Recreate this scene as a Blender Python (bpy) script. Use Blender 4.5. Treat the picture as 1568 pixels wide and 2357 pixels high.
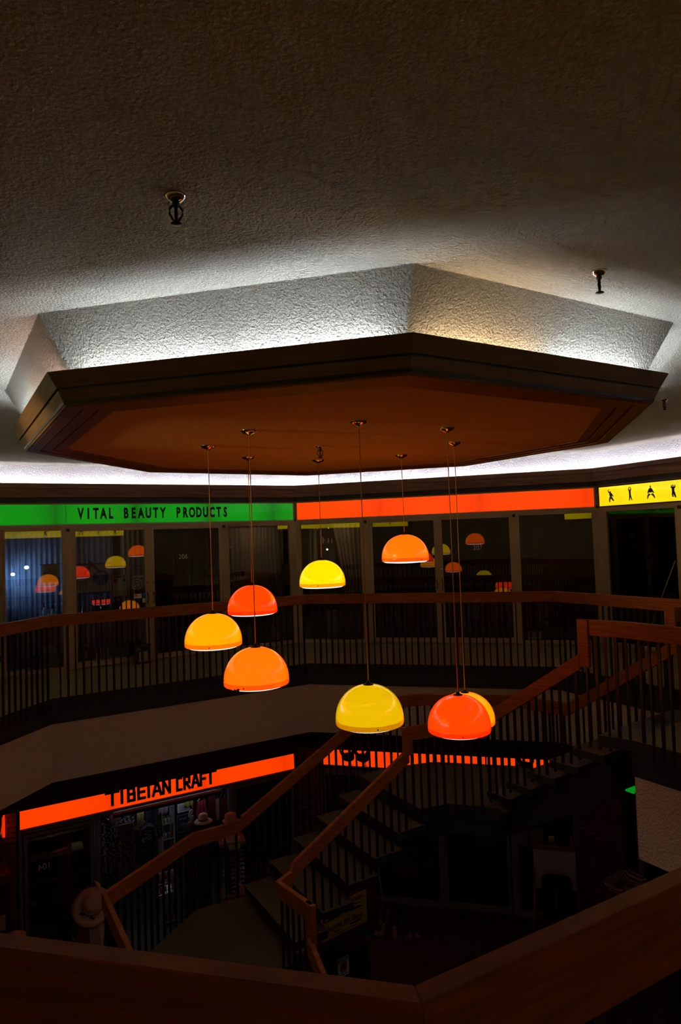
import bpy, bmesh, math, random
from mathutils import Vector, Matrix
from mathutils.geometry import tessellate_polygon
random.seed(7)
SC = bpy.context.scene
COL = SC.collection
for o in list(bpy.data.objects): bpy.data.objects.remove(o)
R = math.radians
PI = math.pi

# ------------------------------------------------------------------ camera
EYE = 1.87
cam_d = bpy.data.cameras.new('camera'); cam = bpy.data.objects.new('camera', cam_d); COL.objects.link(cam)
pitch, roll = R(2.28), R(-2.048)
fw = Vector((0, math.cos(pitch), math.sin(pitch))); u0 = Vector((0, -math.sin(pitch), math.cos(pitch))); r0 = Vector((1, 0, 0))
rt = r0*math.cos(roll)+u0*math.sin(roll); up = -r0*math.sin(roll)+u0*math.cos(roll)
m = Matrix((rt, up, -fw)).transposed().to_4x4(); m.translation = Vector((0, 0, EYE)); cam.matrix_world = m
cam_d.sensor_fit = 'HORIZONTAL'; cam_d.sensor_width = 36.0; cam_d.lens = 36.0*1543/1568
cam_d.clip_start = 0.05; cam_d.clip_end = 100
SC.camera = cam
# ------------------------------------------------------------------ world and exposure
w = bpy.data.worlds.new('world'); SC.world = w; w.use_nodes = True
w.node_tree.nodes['Background'].inputs[0].default_value = (0.02, 0.016, 0.012, 1)
w.node_tree.nodes['Background'].inputs[1].default_value = 0.02
SC.view_settings.view_transform = 'Standard'; SC.view_settings.look = 'None'
SC.view_settings.exposure = 0.0; SC.view_settings.gamma = 1.0; SC.view_settings.use_curve_mapping = False
# brightness of the lamps (some further lamps are added as fill)
TUBE = 3.2          # fluorescent tubes in the coves
SHADE = 1.0         # pendant shades
DIFF = 1.3          # white discs under the shades
SIGN = 1.0          # backlit signs

# ------------------------------------------------------------------ plan (metres, z = 0 is the gallery carpet)
CX, CY, TH = 0.0403, 5.5857, R(-127.597)
BX, BY, THB = -0.0189, 5.8055, R(-127.597)+0.0227
ZC = 3.164; ZL = -4.5; ZMID = -1.05; ZLOW = -2.1
def V(Rd, i, cx=CX, cy=CY, th=TH): a = th+i*PI/4; return Vector((cx+Rd*math.cos(a), cy+Rd*math.sin(a)))
def VB(Rd, i): return V(Rd, i, BX, BY, THB)
RW = 6.85

# ------------------------------------------------------------------ materials
MATS = {}
def nodes(name):
    m = bpy.data.materials.new(name); m.use_nodes = True; nt = m.node_tree
    return m, nt, nt.nodes['Principled BSDF'], nt.nodes['Material Output']
def mat(name, col, rough=.6, metal=0, spec=.5, coat=0, var=0, vscale=8, bump=0, bscale=40, stretch=(1,1,1), emit=None, es=0, knots=False, coords='Object'):
    if name in MATS: return MATS[name]
    m, nt, b, out = nodes(name); N = nt.nodes; L = nt.links
    b.inputs['Base Color'].default_value = (*col, 1); b.inputs['Roughness'].default_value = rough
    b.inputs['Metallic'].default_value = metal; b.inputs['Specular IOR Level'].default_value = spec
    b.inputs['Coat Weight'].default_value = coat; b.inputs['Coat Roughness'].default_value = .08
    if var or bump:
        tc = N.new('ShaderNodeTexCoord'); mp = N.new('ShaderNodeMapping'); mp.inputs['Scale'].default_value = stretch
        L.new(tc.outputs[coords], mp.inputs[0])
    if var:
        n = N.new('ShaderNodeTexNoise'); n.inputs['Scale'].default_value = vscale; n.inputs['Detail'].default_value = 6
        L.new(mp.outputs[0], n.inputs['Vector'])
        r = N.new('ShaderNodeValToRGB'); L.new(n.outputs['Fac'], r.inputs[0])
        r.color_ramp.elements[0].position = .3; r.color_ramp.elements[1].position = .7
        r.color_ramp.elements[0].color = (*[c*(1-var) for c in col], 1); r.color_ramp.elements[1].color = (*[min(1, c*(1+var)) for c in col], 1)
        last = r.outputs[0]
        if knots:
            v = N.new('ShaderNodeTexVoronoi'); v.inputs['Scale'].default_value = 6; L.new(tc.outputs[coords], v.inputs['Vector'])
            r2 = N.new('ShaderNodeValToRGB'); r2.color_ramp.elements[0].position = .035; r2.color_ramp.elements[1].position = .055
            r2.color_ramp.elements[0].color = (.12, .09, .07, 1); r2.color_ramp.elements[1].color = (1, 1, 1, 1)
            L.new(v.outputs['Distance'], r2.inputs[0])
            mx = N.new('ShaderNodeMix'); mx.data_type = 'RGBA'; mx.blend_type = 'MULTIPLY'; mx.inputs[0].default_value = 1
            L.new(last, mx.inputs[6]); L.new(r2.outputs[0], mx.inputs[7]); last = mx.outputs[2]
        L.new(last, b.inputs['Base Color'])
    if bump:
        n2 = N.new('ShaderNodeTexNoise'); n2.inputs['Scale'].default_value = bscale; n2.inputs['Detail'].default_value = 3
        L.new(mp.outputs[0], n2.inputs['Vector'])
        bp = N.new('ShaderNodeBump'); bp.inputs['Strength'].default_value = min(1, bump*20); bp.inputs['Distance'].default_value = bump
        L.new(n2.outputs['Fac'], bp.inputs['Height']); L.new(bp.outputs[0], b.inputs['Normal'])
    if emit:
        b.inputs['Emission Color'].default_value = (*emit, 1); b.inputs['Emission Strength'].default_value = es
    MATS[name] = m; return m
def stucco(name, col, scale, dist):
    m, nt, b, out = nodes(name); N = nt.nodes; L = nt.links
    b.inputs['Roughness'].default_value = .8; b.inputs['Specular IOR Level'].default_value = .3
    tc = N.new('ShaderNodeTexCoord')
    n = N.new('ShaderNodeTexNoise'); n.inputs['Scale'].default_value = scale; n.inputs['Detail'].default_value = 4; n.inputs['Roughness'].default_value = .55
    L.new(tc.outputs['Object'], n.inputs['Vector'])
    r = N.new('ShaderNodeValToRGB'); r.color_ramp.elements[0].position = .35; r.color_ramp.elements[1].position = .68
    L.new(n.outputs['Fac'], r.inputs[0])
    n3 = N.new('ShaderNodeTexNoise'); n3.inputs['Scale'].default_value = scale*2.6; n3.inputs['Detail'].default_value = 2
    L.new(tc.outputs['Object'], n3.inputs['Vector'])
    ad = N.new('ShaderNodeMath'); ad.operation = 'MULTIPLY_ADD'; ad.inputs[1].default_value = .35
    L.new(n3.outputs['Fac'], ad.inputs[0]); L.new(r.outputs[0], ad.inputs[2])
    bp = N.new('ShaderNodeBump'); bp.inputs['Strength'].default_value = 1; bp.inputs['Distance'].default_value = dist
    L.new(ad.outputs[0], bp.inputs['Height']); L.new(bp.outputs[0], b.inputs['Normal'])
    b.inputs['Base Color'].default_value = (*col, 1)
    MATS[name] = m; return m
M_CEIL = stucco('stucco_ceiling', (.47, .39, .29), 75, .016)
M_STUC = stucco('stucco_wall', (.84, .80, .78), 48, .006)
M_FASC = stucco('stucco_fascia', (.60, .42, .30), 40, .006)
M_PANEL = stucco('stucco_panel', (.60, .36, .16), 60, .003)
M_RAIL = mat('redwood_rail', (.27, .066, .010), .6, spec=.2, var=.35, vscale=3, stretch=(1.5, 1.5, 22), bump=.0008, bscale=6)
M_PINE = mat('pine_board', (.15, .07, .022), .6, var=.25, vscale=2.2, stretch=(1.2, 1.2, 30), knots=True)
M_VAL = mat('valance_board', (.20, .085, .035), .55, var=.3, vscale=2.5, stretch=(1.2, 1.2, 30))
M_DARKW = mat('dark_wood', (.045, .022, .012), .6, var=.3, vscale=3, stretch=(1, 1, 20))
M_PANELW = mat('walnut_panel', (.075, .032, .016), .5, var=.45, vscale=4, stretch=(14, 14, .6))
M_BLACK = mat('black_paint', (.012, .011, .010), .5)
M_BAR = mat('black_steel', (.010, .010, .011), .38, metal=.3)
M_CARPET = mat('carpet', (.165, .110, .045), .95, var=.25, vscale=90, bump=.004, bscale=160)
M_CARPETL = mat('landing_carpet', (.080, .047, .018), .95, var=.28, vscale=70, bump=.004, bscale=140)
M_FRAME = mat('bronze_aluminium', (.40, .27, .15), .45, metal=.2)
M_FRAMED = mat('grey_aluminium', (.20, .18, .18), .45, metal=.2)
M_HOUS = mat('sign_housing', (.42, .34, .30), .4, metal=.3)
M_CHROME = mat('chrome', (.75, .72, .68), .15, metal=1)
M_CURT = mat('curtain_cloth', (.26, .20, .13), .9, var=.2, vscale=30)
M_CURTD = mat('dark_curtain', (.06, .055, .05), .9, var=.2, vscale=30)
M_WHITE = mat('white_plastic', (.75, .73, .70), .4)
M_PAPER = mat('paper', (.68, .62, .50), .8)
M_INK = mat('ink', (.03, .03, .04), .7)
M_SIGNINK = mat('sign_black', (.006, .006, .006), .5)
M_ROOM = mat('room_wall', (.09, .075, .06), .9)
M_CORD = mat('cord', (.42, .20, .06), .5)
M_TILE = None
def brick(name, c1, c2, mortar, sx, bw=.5, rh=.25, rotx=False, floor=False, ms=.02):
    m, nt, b, out = nodes(name); N = nt.nodes; L = nt.links
    tc = N.new('ShaderNodeTexCoord'); bt = N.new('ShaderNodeTexBrick'); mp = N.new('ShaderNodeMapping')
    L.new(tc.outputs['Object'], mp.inputs[0])
    if not floor: mp.inputs['Rotation'].default_value = (R(90), 0, 0)
    L.new(mp.outputs[0], bt.inputs[0]); bt.inputs['Scale'].default_value = sx
    bt.inputs['Brick Width'].default_value = bw; bt.inputs['Row Height'].default_value = rh; bt.inputs['Mortar Size'].default_value = ms
    bt.inputs['Color1'].default_value = (*c1, 1); bt.inputs['Color2'].default_value = (*c2, 1); bt.inputs['Mortar'].default_value = (*mortar, 1)
    L.new(bt.outputs['Color'], b.inputs['Base Color']); b.inputs['Roughness'].default_value = .75
    iv = N.new('ShaderNodeMath'); iv.operation = 'SUBTRACT'; iv.inputs[0].default_value = 1; L.new(bt.outputs['Fac'], iv.inputs[1])
    bp = N.new('ShaderNodeBump'); bp.inputs['Distance'].default_value = .008; bp.inputs['Strength'].default_value = 1
    L.new(iv.outputs[0], bp.inputs['Height']); L.new(bp.outputs[0], b.inputs['Normal'])
    MATS[name] = m; return m
M_BRICK = brick('red_brick', (.26, .085, .035), (.17, .05, .022), (.02, .012, .008), 1, .21, .075, ms=.006)
M_TILE = brick('quarry_tile', (.055, .025, .014), (.040, .018, .011), (.008, .006, .005), 1, .3, .15, floor=True, ms=.006)
def glass(name, tint=(1, 1, 1), ior=1.75):
    m, nt, b, out = nodes(name); N = nt.nodes; L = nt.links; N.remove(b)
    t = N.new('ShaderNodeBsdfTransparent'); t.inputs[0].default_value = (*tint, 1)
    g = N.new('ShaderNodeBsdfGlossy'); g.inputs['Roughness'].default_value = .0
    f = N.new('ShaderNodeFresnel'); f.inputs[0].default_value = ior; mx = N.new('ShaderNodeMixShader')
    L.new(f.outputs[0], mx.inputs[0]); L.new(t.outputs[0], mx.inputs[1]); L.new(g.outputs[0], mx.inputs[2]); L.new(mx.outputs[0], out.inputs[0])
    MATS[name] = m; return m
M_GLASS = glass('window_glass', (.86, .88, .88), 2.0)
M_GLASSD = glass('door_glass', (.55, .56, .56), 2.0)
def glow(name, col, strength, coat=0, rough=.3, band=None, base=None):
    """something that gives off light; band=(axis period, depth) makes a backlit face uneven where the tubes behind it end"""
    m, nt, b, out = nodes(name); N = nt.nodes; L = nt.links
    b.inputs['Base Color'].default_value = (*(base or [c*.15 for c in col]), 1); b.inputs['Roughness'].default_value = rough
    b.inputs['Coat Weight'].default_value = coat; b.inputs['Coat Roughness'].default_value = .05
    b.inputs['Emission Color'].default_value = (*col, 1); b.inputs['Emission Strength'].default_value = strength
    if band:
        tc = N.new('ShaderNodeTexCoord'); sp = N.new('ShaderNodeSeparateXYZ'); L.new(tc.outputs['Object'], sp.inputs[0])
        ml = N.new('ShaderNodeMath'); ml.operation = 'MULTIPLY_ADD'; ml.inputs[1].default_value = PI/band[0]; ml.inputs[2].default_value = band[2]
        L.new(sp.outputs[0], ml.inputs[0])
        sn = N.new('ShaderNodeMath'); sn.operation = 'SINE'; L.new(ml.outputs[0], sn.inputs[0])
        ab = N.new('ShaderNodeMath'); ab.operation = 'ABSOLUTE'; L.new(sn.outputs[0], ab.inputs[0])
        pw = N.new('ShaderNodeMath'); pw.operation = 'POWER'; pw.inputs[1].default_value = .35; L.new(ab.outputs[0], pw.inputs[0])
        mr = N.new('ShaderNodeMapRange'); mr.inputs[3].default_value = strength*(1-band[1]); mr.inputs[4].default_value = strength
        L.new(pw.outputs[0], mr.inputs[0]); L.new(mr.outputs[0], b.inputs['Emission Strength'])
    MATS[name] = m; return m

# ------------------------------------------------------------------ mesh helpers
class MB:
    def __init__(s): s.v = []; s.f = []
    def add(s, vs, fs):
        o = len(s.v); s.v += [Vector(v) for v in vs]; s.f += [tuple(i+o for i in f) for f in fs]; return s
    def box(s, c, d, rz=0, M=None):
        x, y, z = d[0]/2, d[1]/2, d[2]/2
        vs = [Vector((a, b, e)) for e in (-z, z) for a, b in ((-x, -y), (x, -y), (x, y), (-x, y))]
        if M is not None: vs = [M @ v for v in vs]
        else: vs = [Matrix.Rotation(rz, 3, 'Z') @ v for v in vs]
        vs = [v+Vector(c) for v in vs]
        return s.add(vs, [(3, 2, 1, 0), (4, 5, 6, 7), (0, 1, 5, 4), (1, 2, 6, 5), (2, 3, 7, 6), (3, 0, 4, 7)])
    def ext(s, x0, x1, y0, y1, z0, z1): return s.box(((x0+x1)/2, (y0+y1)/2, (z0+z1)/2), (abs(x1-x0), abs(y1-y0), abs(z1-z0)))
    def bar(s, a, b, w, h=None):
        a = Vector(a); b = Vector(b); d = b-a; L_ = d.length; h = h or w
        q = d.to_track_quat('X', 'Z').to_matrix()
        return s.box((a+b)/2, (L_, w, h), M=q)
    def prism(s, poly, z0, z1):
        n = len(poly); vs = [(p[0], p[1], z0) for p in poly]+[(p[0], p[1], z1) for p in poly]
        tr = tessellate_polygon([[Vector((p[0], p[1], 0)) for p in poly]])
        fs = [tuple(reversed(t)) for t in tr]+[tuple(i+n for i in t) for t in tr]
        fs += [(i, (i+1) % n, (i+1) % n+n, i+n) for i in range(n)]
        return s.add(vs, fs)
    def plate(s, poly, y0, y1):
        """outline in x,z given thickness in y"""
        n = len(poly); vs = [(p[0], y0, p[1]) for p in poly]+[(p[0], y1, p[1]) for p in poly]
        tr = tessellate_polygon([[Vector((p[0], p[1], 0)) for p in poly]])
        fs = [tuple(t) for t in tr]+[tuple(i+n for i in reversed(t)) for t in tr]
        fs += [(i, (i+1) % n, (i+1) % n+n, i+n) for i in range(n)]
        return s.add(vs, fs)
    def lathe(s, prof, c=(0, 0, 0), seg=32, sx=1, sy=1):
        n = len(prof); vs = []; fs = []
        for k in range(seg):
            a = 2*PI*k/seg
            for r, z in prof: vs.append((c[0]+r*math.cos(a)*sx, c[1]+r*math.sin(a)*sy, c[2]+z))
        for k in range(seg):
            k2 = (k+1) % seg
            for j in range(n-1): fs.append((k*n+j, k2*n+j, k2*n+j+1, k*n+j+1))
        return s.add(vs, fs)
    def tube(s, pts, r, seg=8):
        pts = [Vector(p) for p in pts]; n = len(pts); rs = r if isinstance(r, (list, tuple)) else [r]*n
        vs = []; fs = []
        for k, p in enumerate(pts):
            d = (pts[min(k+1, n-1)]-pts[max(k-1, 0)]).normalized(); q = d.to_track_quat('Z', 'Y')
            for j in range(seg):
                a = 2*PI*j/seg; vs.append(p+q @ Vector((rs[k]*math.cos(a), rs[k]*math.sin(a), 0)))
        for k in range(n-1):
            for j in range(seg): j2 = (j+1) % seg; fs.append((k*seg+j, k*seg+j2, (k+1)*seg+j2, (k+1)*seg+j))
        fs.append(tuple(reversed(range(seg)))); fs.append(tuple((n-1)*seg+j for j in range(seg)))
        return s.add(vs, fs)
    def ball(s, c, r, seg=16, M=None):
        rx, ry, rz = r if isinstance(r, (list, tuple)) else (r, r, r)
        n = seg//2; vs = []; fs = []
        for i in range(1, n):
            t = PI*i/n
            for j in range(seg):
                a = 2*PI*j/seg; v = Vector((rx*math.sin(t)*math.cos(a), ry*math.sin(t)*math.sin(a), rz*math.cos(t)))
                if M is not None: v = M @ v
                vs.append(v+Vector(c))
        t0 = Vector((0, 0, rz)); t1 = Vector((0, 0, -rz))
        if M is not None: t0 = M @ t0; t1 = M @ t1
        vs += [t0+Vector(c), t1+Vector(c)]; a, b = len(vs)-2, len(vs)-1
        for i in range(n-2):
            for j in range(seg): j2 = (j+1) % seg; fs.append((i*seg+j, (i+1)*seg+j, (i+1)*seg+j2, i*seg+j2))
        for j in range(seg): j2 = (j+1) % seg; fs.append((a, j, j2)); fs.append((b, (n-2)*seg+j2, (n-2)*seg+j))
        return s.add(vs, fs)
    def limb(s, pts, y0, y1):
        """flat tapered silhouette limb: pts (x,z,halfwidth)"""
        for (x0, z0, w0), (x1, z1, w1) in zip(pts[:-1], pts[1:]):
            d = Vector((x1-x0, z1-z0)); d.normalize(); n = Vector((-d.y, d.x))
            s.plate([(x0+n.x*w0, z0+n.y*w0), (x0-n.x*w0, z0-n.y*w0), (x1-n.x*w1, z1-n.y*w1), (x1+n.x*w1, z1+n.y*w1)], y0, y1)
        return s
    def disc(s, x, z, rx, rz, y0, y1, seg=16):
        return s.plate([(x+rx*math.cos(2*PI*k/seg), z+rz*math.sin(2*PI*k/seg)) for k in range(seg)], y0, y1)
    def build(s, name, m, parent=None, off=None, smooth=False, bevel=0):
        me = bpy.data.meshes.new(name)
        vs = s.v
        if off is not None: o_ = Vector(off); vs = [v-o_ for v in vs]
        me.from_pydata([tuple(v) for v in vs], [], s.f); me.update()
        bm = bmesh.new(); bm.from_mesh(me); bmesh.ops.recalc_face_normals(bm, faces=bm.faces)
        if bevel: bmesh.ops.bevel(bm, geom=list(bm.edges), offset=bevel, segments=1, affect='EDGES', clamp_overlap=True)
        bm.to_mesh(me); bm.free()
        if smooth:
            for p in me.polygons: p.use_smooth = True
        ob = bpy.data.objects.new(name, me); COL.objects.link(ob)
        if m: me.materials.append(m)
        if parent is not None: ob.parent = parent
        elif off is not None: ob.location = off
        return ob
def tag(o, label=None, cat=None, group=None, kind=None):
    if label: o['label'] = label
    if cat: o['category'] = cat
    if group: o['group'] = group
    if kind: o['kind'] = kind
    return o
def thing(name, label, cat, loc=(0, 0, 0), rz=0, group=None, kind=None):
    o = bpy.data.objects.new(name, None); COL.objects.link(o); o.location = loc; o.rotation_euler = (0, 0, rz); o.empty_display_size = .1
    return tag(o, label, cat, group, kind)
def copy_tree(o, parent=None):
    c = o.copy(); COL.objects.link(c); c.parent = parent
    for ch in list(o.children): copy_tree(ch, c)
    return c
def text(name, s, size, m, parent, loc, bold=0, xs=1.0, align='CENTER', depth=.002, rot=(PI/2, 0, 0), mirror=False, spacing=1.0):
    cu = bpy.data.curves.new('t', 'FONT'); cu.body = s; cu.size = size; cu.extrude = depth; cu.offset = bold
    cu.align_x = align; cu.align_y = 'CENTER'; cu.space_character = spacing; cu.resolution_u = 3
    ob = bpy.data.objects.new('t', cu); COL.objects.link(ob)
    dg = bpy.context.evaluated_depsgraph_get(); me = bpy.data.meshes.new_from_object(ob.evaluated_get(dg))
    bpy.data.objects.remove(ob); me.materials.clear(); me.materials.append(m); me.name = name
    k = -xs if mirror else xs
    Mx = Matrix.Rotation(rot[0], 4, 'X') @ Matrix.Diagonal((k, 1, 1, 1))
    if rot[2]: Mx = Matrix.Rotation(rot[2], 4, 'Z') @ Mx
    me.transform(Mx)
    o = bpy.data.objects.new(name, me); COL.objects.link(o); o.location = loc
    if parent is not None: o.parent = parent
    return o
def struct(o): o['kind'] = 'structure'; return o
# wall frames: x runs left to right as seen from the gallery, y runs outward (away from the atrium), z up
def wallframe(i, Rd=RW):
    P = V(Rd, i+1); Q = V(Rd, i); d = (Q-P).normalized()
    return P, math.atan2(d.y, d.x), (Q-P).length
def wthing(name, label, cat, i, u, z, y=0, group=None, kind=None, rz=0):
    P, a, L_ = wallframe(i); d = Vector((math.cos(a), math.sin(a))); n = Vector((-d.y, d.x))
    q = P+d*u+n*y
    return thing(name, label, cat, (q.x, q.y, z), a+rz, group, kind)

# ================================================================== structure
OP = [V(4.716, 4), V(4.716, 5), V(4.716, 6), V(4.716, 7), Vector((-2.93, 2.01)), Vector((.11, 1.25)), Vector((3.23, 3.04)), Vector((3.55, 4.26)),
      Vector((2.50, 6.02)), Vector((4.13, 7.20))]
def offset_closed(P, d):
    """offset a closed outline, positive = away from the opening"""
    n = len(P); out = []
    area = sum(P[i].x*P[(i+1) % n].y-P[(i+1) % n].x*P[i].y for i in range(n)); s = 1 if area > 0 else -1
    for i in range(n):
        a = (P[i]-P[i-1]).normalized(); b = (P[(i+1) % n]-P[i]).normalized()
        na = Vector((a.y, -a.x))*s; nb = Vector((b.y, -b.x))*s
        k = (na+nb); k = k/max(.25, (1+na.dot(nb))); out.append(P[i]+k*d)
    return out
def ring_mesh(mb, inner, outer, z0, z1):
    """flat slab between two outlines"""
    for z, fl in ((z0, True), (z1, False)):
        loops = [[Vector((p.x, p.y, 0)) for p in outer], [Vector((p.x, p.y, 0)) for p in inner]]
        tr = tessellate_polygon(loops); vs = [(p.x, p.y, z) for p in outer]+[(p.x, p.y, z) for p in inner]
        mb.add(vs, [tuple(t) for t in tr])
    for loop in (inner, outer):
        n = len(loop)
        mb.add([(p.x, p.y, z0) for p in loop]+[(p.x, p.y, z1) for p in loop], [(i, (i+1) % n, (i+1) % n+n, i+n) for i in range(n)])
def side_prism(mb, i, Ra, Rb, z0, z1, Rc=None, Rd_=None, f=V):
    """piece of an octagonal ring on side i between circumradii (z0: Ra..Rb, z1: Rc..Rd)"""
    Rc = Rc if Rc is not None else Ra; Rd_ = Rd_ if Rd_ is not None else Rb
    q = [f(Ra, i), f(Ra, i+1), f(Rb, i+1), f(Rb, i)]; t = [f(Rc, i), f(Rc, i+1), f(Rd_, i+1), f(Rd_, i)]
    mb.add([(p.x, p.y, z0) for p in q]+[(p.x, p.y, z1) for p in t], [(0, 1, 2, 3), (4, 7, 6, 5), (0, 4, 5, 1), (1, 5, 6, 2), (2, 6, 7, 3), (3, 7, 4, 0)])
    return mb
RO = 9.3
oct_out = [V(RO, i) for i in range(8)]
mb = MB(); ring_mesh(mb, OP, oct_out, -.03, 0); struct(mb.build('floor', M_CARPET))
mb = MB(); mb.prism([V(RO, i) for i in range(8)], ZL-.1, ZL); struct(mb.build('floor', M_TILE))
P5 = [V(RO, 5), V(RO, 6), V(5.2, 6), V(5.2, 5)]
mb = MB(); mb.prism(P5, ZL, ZL+.004); struct(mb.build('floor', mat('grey_floor_patch', (.20, .20, .20), .5, var=.1, vscale=12)))  # lighter grey floor patch in and before the craft shop
# ceiling with the octagonal neck that drops to the light box
mb = MB(); ring_mesh(mb, [VB(2.671, i) for i in range(8)], [V(RO, i) for i in range(8)], ZC, ZC+.1); struct(mb.build('ceiling', M_CEIL))
mb = MB()
for i in range(8): side_prism(mb, i, 2.425, 2.455, 2.76, ZC+.02, 2.683, 2.713, f=VB)
struct(mb.build('ceiling', M_CEIL))
# slab edge: black band over a stucco fascia, dark soffit below
o1 = offset_closed(OP, .05)
mb = MB(); ring_mesh(mb, OP, o1, -.317, -.001); struct(mb.build('trim_1', M_BLACK))
mb = MB(); ring_mesh(mb, offset_closed(OP, .012), offset_closed(OP, .06), -1.036, -.317); struct(mb.build('trim_2', M_FASC))
mb = MB(); ring_mesh(mb, offset_closed(OP, .055), oct_out, -1.036, -.98); struct(mb.build('ceiling', M_DARKW))
WN = ['wall_front', 'wall_front_right', 'wall_right', 'wall_back_right', 'wall_back', 'wall_back_left', 'wall_left', 'wall_front_left']
for i in range(8):
    mb = MB(); side_prism(mb, i, 6.90, 6.96, 2.26, ZC)          # stucco band over the shop fronts
    if i in (7, 0, 1, 2): side_prism(mb, i, 6.90, 6.96, 0, 2.26); side_prism(mb, i, 6.9, 6.96, ZL, -1.0)
    struct(mb.build(WN[i], M_STUC))
    mb = MB(); side_prism(mb, i, RO, RO+.05, ZL, 3.2); struct(mb.build(WN[i], M_ROOM))     # back of the shops
    if i in (3, 4, 5, 6):
        mb = MB(); side_prism(mb, i, 6.96, RO, 2.26, 2.30); side_prism(mb, i, 6.96, RO, -2.2, -2.15); struct(mb.build('ceiling', M_ROOM))
        mb = MB(); side_prism(mb, i, 6.90, 6.96, -2.2, -1.0); struct(mb.build(WN[i], M_DARKW))
        # dark wood beam under the soffit in front of the lower signs
        mb = MB(); side_prism(mb, i, 6.50, 6.58, -1.81 if i == 4 else -1.87, -1.036); struct(mb.build('trim_3', M_DARKW))
    # stepped wood valance hiding the cove tubes
    mb = MB(); side_prism(mb, i, 6.665, 6.70, 2.795, 2.867); side_prism(mb, i, 6.685, 6.72, 2.725, 2.79); side_prism(mb, i, 6.705, 6.74, 2.655, 2.715)
    side_prism(mb, i, 6.70, 6.735, 2.66, 2.860); side_prism(mb, i, 6.69, 6.91, 2.705, 2.72); struct(mb.build('trim_4', M_VAL))
    mb = MB(); side_prism(mb, i, 6.76, 6.90, 2.575, 2.66); struct(mb.build('trim_5', M_BLACK))
# cove tubes along the walls
def tube_mat(name, col, s): return glow(name, col, s, base=(.8, .8, .8))
T_COLD = tube_mat('tube_cold', (.64, .81, 1.0), TUBE*44)
T_WARM = tube_mat('tube_warm', (1.0, .82, .55), TUBE*20)
T_DIM = tube_mat('tube_dim', (.95, .76, .70), TUBE*14)
WALLT = tube_mat('tube_wall', (.72, .82, 1.0), TUBE*17)
T_YEL = tube_mat('tube_yellow_added', (1.0, .74, .22), TUBE*6.0)  # yellow tubes added to warm the left end of the light box
SIDEW = ['front', 'front right', 'right', 'back right', 'back', 'back left', 'left', 'front left']
for i in (2, 3, 4, 5, 6, 7):
    P, a, L_ = wallframe(i, 6.80)
    lab = 'strip of fluorescent tubes hidden behind the wood valance of the %s wall' % SIDEW[i]
    t = thing('cove_light', lab, 'light', (P.x, P.y, 2.72), a, 'fluorescent strips behind the wall valance')
    n = 4; seg = L_/n
    for k in range(n):
        MB().tube([(k*seg+.04, 0, .055), ((k+1)*seg-.04, 0, .055)], .013, 10).build('tube', T_YEL if i == 7 else WALLT, t, smooth=True)
        MB().box((k*seg+seg/2, 0, .018), (seg-.02, .05, .034)).build('batten', M_WHITE, t)
# ------------------------------------------------------------------ octagonal light box
lb = thing('ceiling_light_box', 'large octagonal wooden light box hanging under the bright ceiling recess', 'light fixture', (BX, BY, 2.67))
LO = (BX, BY, 2.67)
for i in range(8):
    mb = MB(); side_prism(mb, i, 2.570, 2.602, 2.764, 2.847, 2.622, 2.657, f=VB); mb.build('fascia_board', M_PINE, lb, LO)
    mb = MB(); side_prism(mb, i, 2.515, 2.549, 2.67, 2.752, 2.561, 2.595, f=VB); mb.build('fascia_board', M_PINE, lb, LO)
    mb = MB(); side_prism(mb, i, 2.53, 2.56, 2.68, 2.83, 2.58, 2.60, f=VB); mb.build('backing', M_BLACK, lb, LO)
    for a_, b_, z_ in ((2.445, 2.53, 2.668), (2.345, 2.430, 2.676), (2.240, 2.330, 2.682)):
        mb = MB(); side_prism(mb, i, a_, b_, z_, z_+.02, f=VB); mb.build('soffit_board', M_VAL, lb, LO)
mb = MB(); mb.prism([VB(2.56, i) for i in range(8)], 2.702, 2.72); mb.build('underside', M_BLACK, lb, LO)
mb = MB(); mb.prism([VB(2.245, i) for i in range(8)], 2.688, 2.702); mb.build('panel', M_PANEL, lb, LO)
mb = MB(); mb.prism([VB(2.545, i) for i in range(8)], 2.745, 2.76); mb.build('shelf', M_WHITE, lb, LO)
for i in range(8):
    a, b = VB(2.520, i), VB(2.520, i+1); d = (b-a)
    for k in (0, 1):
        p0 = a+d*(.05+.47*k); p1 = a+d*(.48+.47*k)
        mt = T_COLD
        if i == 1 and k == 0: mt = T_WARM
        if i == 7 and k == 1: mt = T_DIM
        if i == 0 and k == 0: mt = T_COLD
        MB().tube([(p0.x, p0.y, 2.784), (p1.x, p1.y, 2.784)], .012, 10).build('tube', mt, lb, LO, smooth=True)
# added tubes, unseen under the gallery slab, that faintly fill the lower floor
for k, (x, y, a_, e_, lab) in enumerate(((-1.9, .95, -.25, 11, 'added fill tube under the near gallery slab, left one, out of frame'), (2.3, 1.6, .52, 7, 'added fill tube under the near gallery slab, right one, out of frame'), (4.75, 7.1, -1.05, 5, 'added fill tube under the gallery at the right, hidden behind the landing edge'))):
    t = thing('added_soffit_light', lab, 'light', (x, y, -1.06), a_, 'added fill tubes under the gallery')
    MB().box((0, 0, .01), (1.3, .12, .025)).build('body', M_WHITE, t)
    MB().tube([(-.6, 0, -.02), (.6, 0, -.02)], .013, 8).build('tube', tube_mat('soffit_fill_tube_%d' % k, (.86, .80, 1.0), e_), t, smooth=True)
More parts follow.
